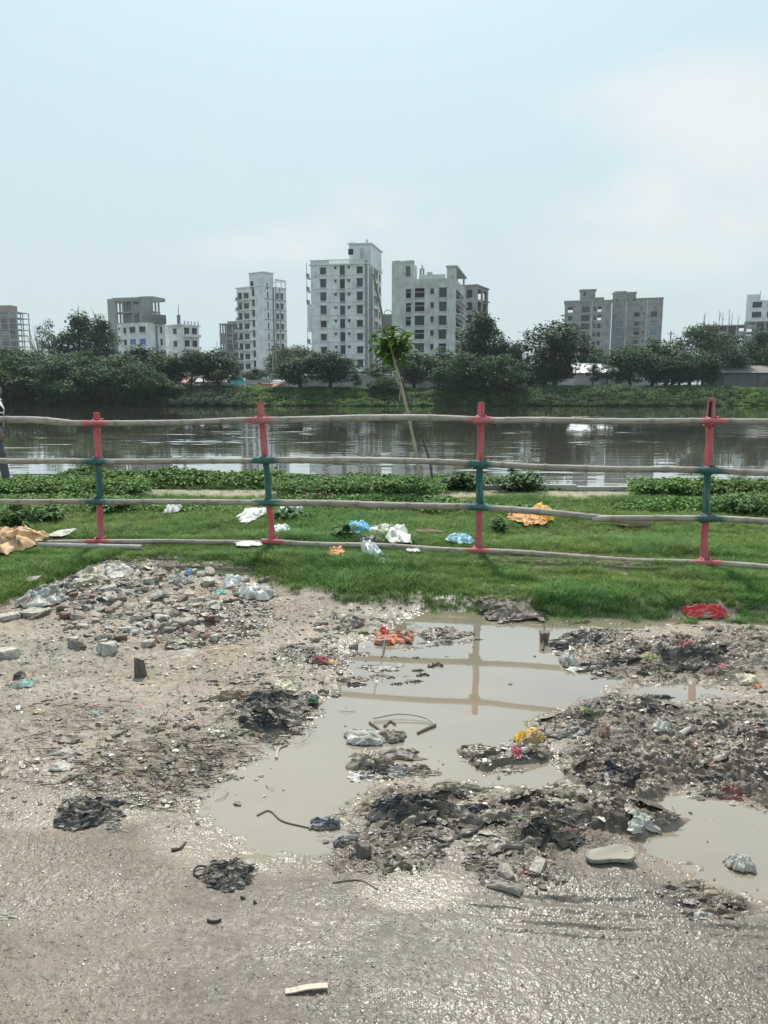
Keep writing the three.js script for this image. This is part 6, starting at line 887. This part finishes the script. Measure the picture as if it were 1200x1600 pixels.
{
  const a = G(446, 1551), b = G(512, 1545), L = a.distanceTo(b), t = dataTex(256, 32, (i, j, o) => { let v = 1 + 0.12 * vn(i * 0.05, j * 0.4) + 0.08 * vn(i * 0.5, j * 0.2); let c = [0.50, 0.42, 0.33]; const q = i / 256; if ((q > 0.1 && q < 0.16 || q > 0.24 && q < 0.32 || q > 0.86 && q < 0.9) && Math.abs(j - 16) < 8 && vn(i * 0.5, j * 0.6) > -0.1) c = [0.34, 0.25, 0.19]; o[0] = S8(c[0] * v); o[1] = S8(c[1] * v); o[2] = S8(c[2] * v); }, true);
  const g = new THREE.BoxGeometry(L, 0.004, 0.018, 8, 1, 2); const pp = g.attributes.position; for (let i = 0; i < pp.count; i++) pp.setY(i, pp.getY(i) + 0.003 * Math.sin(pp.getX(i) / L * 3.1 + 1) + 0.002 * vn(pp.getX(i) * 30, 2)); g.computeVertexNormals();
  solo('wooden_strip', g, std([1, 1, 1], 0.75, { map: t }), 'flat pale wooden strip with faded print on the road at the bottom', 'wooden strip', [(a.x + b.x) / 2, land((a.x + b.x) / 2, -(a.z + b.z) / 2) + 0.007, (a.z + b.z) / 2], Math.atan2(a.z - b.z, b.x - a.x));
}
function twig(label, pts, rad, mat, name = 'stick', cat = 'stick', ups) { const P = pts.map(([x, y], i) => { const p = G(x, y); return [p.x, surf(p.x, -p.z) + rad * 0.8 + (ups ? ups[i] : 0), p.z]; }); return solo(name, tube(spline(P, 18), q => rad * (1.1 - 0.4 * q) * (1 + 0.12 * vn(q * 30, rad * 999)), 7), mat, label, cat); }
const paleStick = std([0.42, 0.39, 0.33], 0.7), darkStick = std([0.075, 0.062, 0.05], 0.7), midStick = std([0.17, 0.14, 0.11], 0.8);
twig('pale bent cane arching over the puddle', [[583, 1136], [625, 1132], [665, 1136], [680, 1143]], 0.005, paleStick, 'stick', 'stick', [0.01, 0.02, 0.012, 0]);
twig('dark stick at the left of the pale bent cane', [[578, 1140], [590, 1149], [594, 1153]], 0.007, midStick); twig('dark stick at the right of the pale bent cane', [[680, 1144], [662, 1152], [652, 1157]], 0.008, midStick); twig('short crooked twig inside the bent cane', [[601, 1146], [610, 1138], [618, 1143]], 0.007, midStick);
twig('pale bone like stick on the churned mud', [[1062, 1152], [1078, 1141]], 0.014, paleStick); twig('flat dark plank at the foot of the rubble heap', [[288, 986], [308, 994], [320, 1000]], 0.018, midStick, 'plank', 'plank'); twig('brown stick stub right of the rubble heap', [[270, 977], [292, 979]], 0.02, midStick);
twig('long thin branch reaching from the blue rag into the shallow water', [[402, 1282], [420, 1278], [440, 1291], [470, 1295], [498, 1302]], 0.0035, midStick); twig('thin white curved stem by the puddle edge', [[432, 1190], [437, 1175], [450, 1168]], 0.006, paleStick); twig('thin dark cane standing in the puddle', [[848, 1020], [850, 992]], 0.007, darkStick, 'stick', 'stick', [0, 0.05]); twig('thin straw standing in mud at the puddle', [[597, 1034], [601, 1012]], 0.005, midStick, 'stick', 'stick', [0, 0.03]);
twig('dark thin twig on the trampled mud at the left', [[85, 1160], [110, 1163], [130, 1160]], 0.005, darkStick); twig('long dark twig across the trampled mud', [[165, 1158], [200, 1142]], 0.005, darkStick); twig('dark twig below the flattened clump', [[520, 1380], [560, 1376], [590, 1390]], 0.003, midStick); twig('short dark stick by the white flakes', [[60, 1098], [90, 1092]], 0.004, darkStick); twig('dark stick on the mud left of the blue rag', [[268, 1330], [280, 1328], [290, 1318]], 0.006, darkStick);
twig('black strip looping out of the twisted cloth', [[700, 1290], [720, 1308], [745, 1300], [757, 1275], [750, 1262]], 0.007, TR.mudblack, 'strap', 'strap'); twig('black strip trailing below the twisted cloth', [[640, 1292], [680, 1312], [702, 1318], [720, 1310]], 0.006, TR.mudblack, 'strap', 'strap'); twig('grey strap across the black tangle', [[795, 1290], [830, 1272], [870, 1282], [905, 1295]], 0.006, midStick, 'strap', 'strap');
// stones
const chunkGeos = []; { const r = rng(17); for (let k = 0; k < 7; k++) { const pts = []; for (let i = 0; i < 15; i++) { const u = r() * 2 - 1, a = r() * 6.283, q = Math.sqrt(1 - u * u), c = 0.42 + 0.12 * r(); pts.push(new THREE.Vector3(clamp(q * Math.cos(a) * 0.62, -c, c), clamp(u * 0.45, -0.26, 0.26), clamp(q * Math.sin(a) * 0.55, -c * 0.85, c * 0.85))); } const g = new ConvexGeometry(pts); const n = toCreasedNormals(g, 0.35), p = n.attributes.position, uv = new Float32Array(p.count * 2); for (let i = 0; i < p.count; i++) { uv[i * 2] = p.getX(i) + p.getY(i) * 0.6; uv[i * 2 + 1] = p.getZ(i) + p.getY(i) * 0.7; } n.setAttribute('uv', new THREE.BufferAttribute(uv, 2)); chunkGeos.push(n); } }
const stoneTex = dataTex(256, 256, (i, j, o) => { const u = i / 256, v = j / 256, k = 255 * clamp(0.80 + 0.26 * fbm(u * 8, v * 8, 4) + 0.10 * vn(u * 60, v * 60)); o[0] = k; o[1] = k * 0.985; o[2] = k * 0.96; }, true, true), stoneBump = dataTex(256, 256, (i, j, o) => { o[0] = o[1] = o[2] = 128 + 70 * fbm(i / 18, j / 18, 4); }, false, true);
const stoneM = [[0.52, 0.485, 0.42], [0.38, 0.35, 0.305], [0.62, 0.60, 0.54], [0.27, 0.215, 0.17], [0.32, 0.185, 0.13], [0.20, 0.18, 0.15]].map(c => std(c, 0.85, { map: stoneTex, bumpMap: stoneBump, bumpScale: 0.004 }));
function stone(label, px, py, wpx, hpx, k, m, o = {}) { const p = G(px, py), sc = (-p.z * CP + EYE * SP) / 1200, w = wpx * sc * 1.1, h = hpx * sc * 1.25; const s = solo(o.name || 'stone', chunkGeos[k], stoneM[m], label, o.cat || 'stone', [p.x, surf(p.x, -p.z) + h * 0.22, p.z], o.ry || 0, o.group); s.scale.set(w, h * 1.9, o.d ? o.d : w * 0.8); s.rotation.x = o.rx || 0; s.rotation.z = o.rz || 0; return s; }
stone('broad flat pale stone at the left edge of the mud', 10, 1027, 44, 18, 0, 2, { ry: 0.3 }); stone('pale squarish stone below the rubble heap', 166, 1020, 30, 18, 1, 2, { ry: 0.5 }); stone('dark upright stone standing alone on the mud', 220, 1056, 17, 34, 4, 5, { d: 0.07, ry: 0.3 }); stone('large grey stone at the right end of the heap foot', 284, 980, 42, 17, 3, 0); stone('flat grey stone left of the pale squarish one', 122, 1009, 28, 12, 4, 1); stone('small pale stone beside the flat grey one', 116, 1002, 18, 8, 5, 2); stone('brown stone standing in the puddle', 851, 1006, 20, 20, 6, 3, { ry: 0.4 }); stone('muddy stone in the lower right foreground', 838, 1358, 40, 13, 3, 0, { ry: 0.8 }); stone('muddy wet stone at the tip of the mud bank', 566, 1336, 26, 20, 1, 5); stone('round muddy stone left of the muddy foreground stone', 790, 1368, 34, 14, 5, 1, { ry: 2 }); stone('dark pebble on the road below the matted clump', 400, 1411, 8, 8, 2, 5); stone('dark pebble on the road near the flattened clump', 380, 1404, 8, 6, 4, 5); stone('small stone by the left puddle arm', 552, 1014, 14, 10, 3, 1); stone('flat pale stone at the heap top right', 232, 912, 22, 12, 0, 2); stone('flat pale slab at the left of the heap', 12, 966, 40, 10, 3, 2); stone('long flat slab under the grey plastic sheet', 56, 961, 44, 10, 6, 0);
{ // rubble heap: every larger chunk is a thing
  const r = rng(23), lab = ['rubble_chunk', 'broken concrete or brick chunk in the rubble heap beside the grass', 'rubble']; let made = 0;
  while (made < 285) { const px = 40 + r() * 420, t = r(), py = 888 + t * 128, c = 225 + (t - 0.4) * 10, spread = 185 * (0.55 + 0.55 * Math.sin(Math.PI * clamp(t * 0.9 + 0.12))); if (Math.abs(px - c) > spread * (0.6 + 0.4 * r())) continue; if (py < 905 && (px < 120 || px > 330)) continue; const w = 9 + 19 * Math.pow(r(), 2.2), m = [0, 1, 0, 2, 3, 2, 4, 0, 1, 0][Math.floor(r() * 10)]; const tone = ['pale sandy', 'grey', 'whitish', 'brown', 'reddish brick', 'dark'][m]; stone(tone + ' broken chunk lying in the rubble heap beside the grass', px, py, w, w * (0.25 + 0.17 * r()), Math.floor(r() * 7), m, { name: lab[0], cat: lab[2], group: tone + ' chunks of the rubble heap', ry: r() * 6.28, rx: (r() - 0.5) * 0.6, rz: (r() - 0.5) * 0.6 }); made++; }
}
// what nobody could count: crumbs, straw, flakes, clods, grit
{
  const r = rng(33), straw = clean(tube([[-0.5, 0, 0], [-0.2, 0.05, 0.10], [0.0, 0.06, 0.10], [0.25, 0.03, -0.02], [0.5, 0.03, -0.16]], 0.022, 4)), flake = meshFrom([-0.5, 0.02, -0.2, 0, 0.14, -0.3, 0.5, 0.0, -0.12, 0.4, 0.05, 0.3, -0.1, 0.16, 0.32, -0.45, 0.0, 0.18], [0, 5, 1, 1, 5, 4, 1, 4, 2, 2, 4, 3]), clod = new THREE.IcosahedronGeometry(0.5, 2); { const p = clod.attributes.position; for (let i = 0; i < p.count; i++) { const k = 1 + 0.35 * vn(p.getX(i) * 3 + 5 * p.getY(i), p.getZ(i) * 3 + 2) + 0.2 * vn(p.getX(i) * 7, p.getZ(i) * 7 + p.getY(i) * 6); p.setXYZ(i, p.getX(i) * k, p.getY(i) * k * 0.7, p.getZ(i) * k); } clod.computeVertexNormals(); }
  const white = std([1, 1, 1], 0.6), wet = phys([1, 1, 1], 0.42, {}), S = [], F = [], D = [], Q = [];
  const strawC = () => { const k = 0.5 + 0.9 * r(), q = r(); return q < 0.62 ? lin(0.085 * k, 0.07 * k, 0.055 * k) : q < 0.9 ? lin(0.2 * k, 0.175 * k, 0.14 * k) : lin(0.42 * k, 0.38 * k, 0.3 * k); };
  const flakeC = () => { const q = r(), k = 0.6 + 0.7 * r(); return q < 0.42 ? lin(0.16 * k, 0.135 * k, 0.105 * k) : q < 0.66 ? lin(0.06 * k, 0.055 * k, 0.048 * k) : q < 0.90 ? lin(0.42 * k, 0.40 * k, 0.35 * k) : q < 0.93 ? lin(0.08, 0.10 * k, 0.04) : q < 0.95 ? lin(0.3, 0.07, 0.05) : lin(0.62, 0.61, 0.57); };
  const inP = (x, s) => Math.abs(x) < 0.52 * s + 0.9;
  const patch = (o, nS, nF, nD, dk = 1) => { const go = (n, list, mk) => { for (let i = 0; i < n; i++) { const a = r() * 6.283, q = Math.pow(r(), 0.6) * 1.15, x = o.x + Math.cos(a) * q * o.rx, s = o.s + Math.sin(a) * q * o.rs; if (!inP(x, s)) continue; if (land(x, s) < 0.004 && r() < 0.88) continue; list.push(mk(x, s)); } };
    go(nS, S, (x, s) => ({ x, y: surf(x, s) + 0.004, z: -s, ry: r() * 6.28, rz: (r() - 0.5) * 0.5, s: 0.02 + 0.085 * r() * r(), sy: 0.6, c: strawC() })); go(nF, F, (x, s) => ({ x, y: surf(x, s) + 0.002, z: -s, ry: r() * 6.28, rz: (r() - 0.5) * 0.5, rx: (r() - 0.5) * 0.5, s: 0.010 + 0.035 * r() * r(), c: flakeC() })); go(nD, D, (x, s) => { const k = (0.6 + 0.6 * r()) * dk; return { x, y: surf(x, s), z: -s, ry: r() * 6.28, s: 0.008 + 0.04 * r() * r() * r(), sy: 0.8, c: lin(0.165 * k, 0.14 * k, 0.112 * k) }; }); };
  const STRANDS = [oval(120, 1150, 440, 1265), oval(330, 1060, 540, 1160), oval(0, 1090, 200, 1240)], K = [];
  BERMS.forEach((b, i) => { const N = Math.min(400, 260 * b.rx * b.rs / 0.6 + 20); for (let n = 0; n < N; n++) { const a = r() * 6.283, q = Math.sqrt(r()) * 1.05, x = b.x + Math.cos(a) * q * b.rx, s = b.s + Math.sin(a) * q * b.rs, k = 0.55 + 0.6 * r(); if (!inP(x, s) || land(x, s) < 0.008) continue; K.push({ x, y: surf(x, s) + 0.002, z: -s, ry: r() * 6.28, rx: (r() - 0.5) * 0.9, rz: (r() - 0.5) * 0.9, s: 0.010 + 0.034 * Math.pow(r(), 3), sy: 0.9, c: lin(0.150 * k, 0.122 * k, 0.088 * k) }); } const A = b.rx * b.rs; patch(b, Math.min(500, 600 * A + 30), Math.min(220, 260 * A + 14), Math.min(420, 500 * A + 20), 0.8); });
  HEAP.forEach(b => patch(b, 260, 900, 1100, 1.25));
  for (let i = 0; i < 1100; i++) { const o = i % 3 ? STRANDS[0] : STRANDS[1 + i % 2], a = r() * 6.283, q = Math.sqrt(r()), x = o.x + Math.cos(a) * q * o.rx, s = o.s + Math.sin(a) * q * o.rs, k = 0.6 + 0.9 * r(); if (!inP(x, s) || land(x, s) < 0.005) continue; S.push({ x, y: surf(x, s) + 0.003, z: -s, ry: -0.35 + (r() - 0.5) * 1.1, rz: (r() - 0.5) * 0.25, s: 0.03 + 0.10 * r() * r(), sy: 0.7, sz: 0.7, c: lin(0.075 * k, 0.062 * k, 0.048 * k) }); }
  [oval(300, 1000, 560, 1130), oval(0, 960, 330, 1130), oval(0, 1120, 430, 1290), oval(420, 930, 680, 1010), oval(130, 1180, 400, 1260)].forEach(b => patch(b, 230, 70, 200, 1.1));
  for (let i = 0; i < 2600; i++) { const s = 2.9 + 3.2 * r(), x = (r() - 0.5) * 2 * (0.52 * s + 0.3); if (puddleSD(x, s) < 0.06 || s > edgeAt(x)) continue; patch({ x, s, rx: 0.06, rs: 0.06 }, 1, 1, 1, 1.2); }
  // trampled film and rags pressed into the mud
  const RG = [0, 1, 2, 3].map(k => { const [P, I, U] = crumple(1, 0.62, 0.16, 40 + k * 7, { n: 16, freq: 3, rag: 0.55, fold: 1.3, ani: 0.8, dome: 0.2 }); return meshFrom(P, I, U); }), T = [];
  const rag = (o, n, big) => { for (let i = 0; i < n; i++) { const a = r() * 6.283, q = Math.sqrt(r()) * 1.08, x = o.x + Math.cos(a) * q * o.rx, s = o.s + Math.sin(a) * q * o.rs; if (!inP(x, s)) continue; const k = 0.6 + 0.7 * r(), t = r(); const e = 0.03, y = surf(x, s), gx = (surf(x + e, s) - surf(x - e, s)) / (2 * e), gz = (surf(x, s + e) - surf(x, s - e)) / (2 * e); T.push({ x, y: y - 0.002, z: -s, ry: 0, rz: Math.atan(clamp(gx, -0.6, 0.6)), rx: Math.atan(clamp(gz, -0.6, 0.6)), s: (0.035 + big * Math.pow(r(), 1.8)), sx: 1, sz: 0.7 + 0.5 * r(), sy: 0.5 + 0.7 * r(), c: t < 0.66 ? lin(0.17 * k, 0.144 * k, 0.106 * k) : t < 0.76 ? lin(0.04 * k, 0.037 * k, 0.034 * k) : t < 0.90 ? lin(0.25 * k, 0.22 * k, 0.175 * k) : t < 0.95 ? lin(0.44 * k, 0.42 * k, 0.37 * k) : t < 0.992 ? lin(0.10, 0.12, 0.05) : lin(0.2, 0.075, 0.06) }); } };
  BERMS.forEach(b => rag(b, (b.up < 0.014 ? 0.35 : 0.62) * Math.min(150, 24 + 130 * b.rx * b.rs), b.up < 0.014 ? 0.07 : 0.12)); HEAP.forEach(b => rag(b, 60, 0.14)); rag(oval(430, 960, 700, 1060), 60, 0.09); rag(oval(300, 1020, 540, 1170), 45, 0.08); rag(oval(0, 1130, 420, 1250), 30, 0.07); rag(oval(560, 1030, 660, 1070), 10, 0.09); rag(oval(880, 955, 1180, 1000), 26, 0.09);
  scatter('trampled_scraps', 'trampled scraps of muddy film and rag pressed into the mud', RG, phys([1, 1, 1], 0.45, { specularIntensity: 0.7 }), T);
  // matted strands in the black bags and rotting heaps
  [oval(385, 1090, 495, 1120), oval(320, 1125, 500, 1160), oval(590, 1250, 760, 1310), oval(790, 1275, 910, 1330), oval(90, 1250, 185, 1295), oval(325, 1345, 395, 1390), oval(880, 985, 990, 1050), oval(1030, 1005, 1140, 1050), oval(500, 1260, 570, 1330)].forEach(o => { for (let i = 0; i < 22; i++) { const a = r() * 6.283, q = Math.sqrt(r()), x = o.x + Math.cos(a) * q * o.rx, s = o.s + Math.sin(a) * q * o.rs, k = 0.5 + 0.8 * r(); S.push({ x, y: surf(x, s) + 0.01 + 0.05 * r() * (1 - q), z: -s, ry: (r() - 0.5) * 2 + (r() < 0.5 ? 3.1 : 0), rz: (r() - 0.5) * 0.6, s: 0.03 + 0.07 * r(), sy: 0.45, c: lin(0.05 * k, 0.046 * k, 0.042 * k) }); } });
  for (let i = 0; i < 120; i++) { const b = BERMS[i % BERMS.length], a = r() * 6.283, q = 1 + r(), x = b.x + Math.cos(a) * q * b.rx, s = b.s + Math.sin(a) * q * b.rs, k = 0.5 + r(); if (land(x, s) > -0.004 || !inP(x, s)) continue; F.push({ x, y: 0.003, z: -s, ry: r() * 6.28, s: 0.008 + 0.03 * r() * r(), sy: 0.6, c: lin(0.07 * k, 0.06 * k, 0.045 * k) }); }
  // wet grit of the near road
  for (let i = 0; i < 13000; i++) { const s = 1.45 + 1.65 * Math.pow(r(), 0.9), x = (r() - 0.5) * 2 * (0.5 * s + 0.35), k = 0.6 + 0.8 * r(); if (puddleSD(x, s) < 0.05) continue; const q = r(); Q.push({ x, y: land(x, s) - 0.0005, z: -s, ry: r() * 6.28, rx: (r() - 0.5) * 0.6, s: 0.003 + 0.008 * Math.pow(r(), 5), sy: 0.75, c: q < 0.8 ? lin(0.19 * k, 0.165 * k, 0.135 * k) : q < 0.95 ? lin(0.06, 0.052, 0.046) : lin(0.4, 0.37, 0.31) }); }
  scatter('mud_lumps', 'broken wet lumps of churned dark mud', chunkGeos, phys([1, 1, 1], 0.5, { bumpMap: stoneBump, bumpScale: 0.006 }), K); scatter('straw_litter', 'dark straw and twig bits strewn over the mud', [straw], white, S); scatter('flake_litter', 'small torn flakes of paper, leaf and plastic strewn over the mud', [flake], white, F); scatter('mud_clods', 'loose mud crumbs and clods', [clod], wet, D); scatter('road_grit', 'wet grit and small stones on the near road', [clod], phys([1, 1, 1], 0.3, {}), Q);
}
// far bank: teal net, orange cloth
{
  const far = (name, label, cat, px0, px1, py0, py1, s, mat, seed) => { const x0 = xAt(px0, s), x1 = xAt(px1, s), y0 = hgt(py1, s), y1 = hgt(py0, s), n = 16, P = [], I = []; for (let j = 0; j <= n; j++) for (let i = 0; i <= n; i++) { const u = i / n, v = j / n; P.push(lerp(x0, x1, u), lerp(y0, y1, v * (0.75 + 0.25 * vn(u * 3 + seed, 1))), 0.35 * vn(u * 5 + seed, v * 3) - v * 0.5); if (i && j) { const q = j * (n + 1) + i; I.push(q - n - 2, q - n - 1, q - 1, q - n - 1, q, q - 1); } } const m = solo(name, meshFrom(P, I), mat, label, cat, [0, 0, -s]); };
  far('net', 'teal net sheet hung by the wall below the slim white tower', 'net', 358, 382, 583, 607, 95, std([0.16, 0.34, 0.36], 0.7), 1); far('cloth', 'dull orange cloth strip hung on the far bank beside the teal net', 'cloth', 402, 437, 597, 607, 94, std([0.42, 0.19, 0.10], 0.8), 2); far('cloth', 'grey tarpaulin strip hung left of the boundary wall on the far bank', 'cloth', 383, 470, 590, 603, 98, std([0.38, 0.36, 0.33], 0.8), 3);
}
renderer.render(scene, camera);
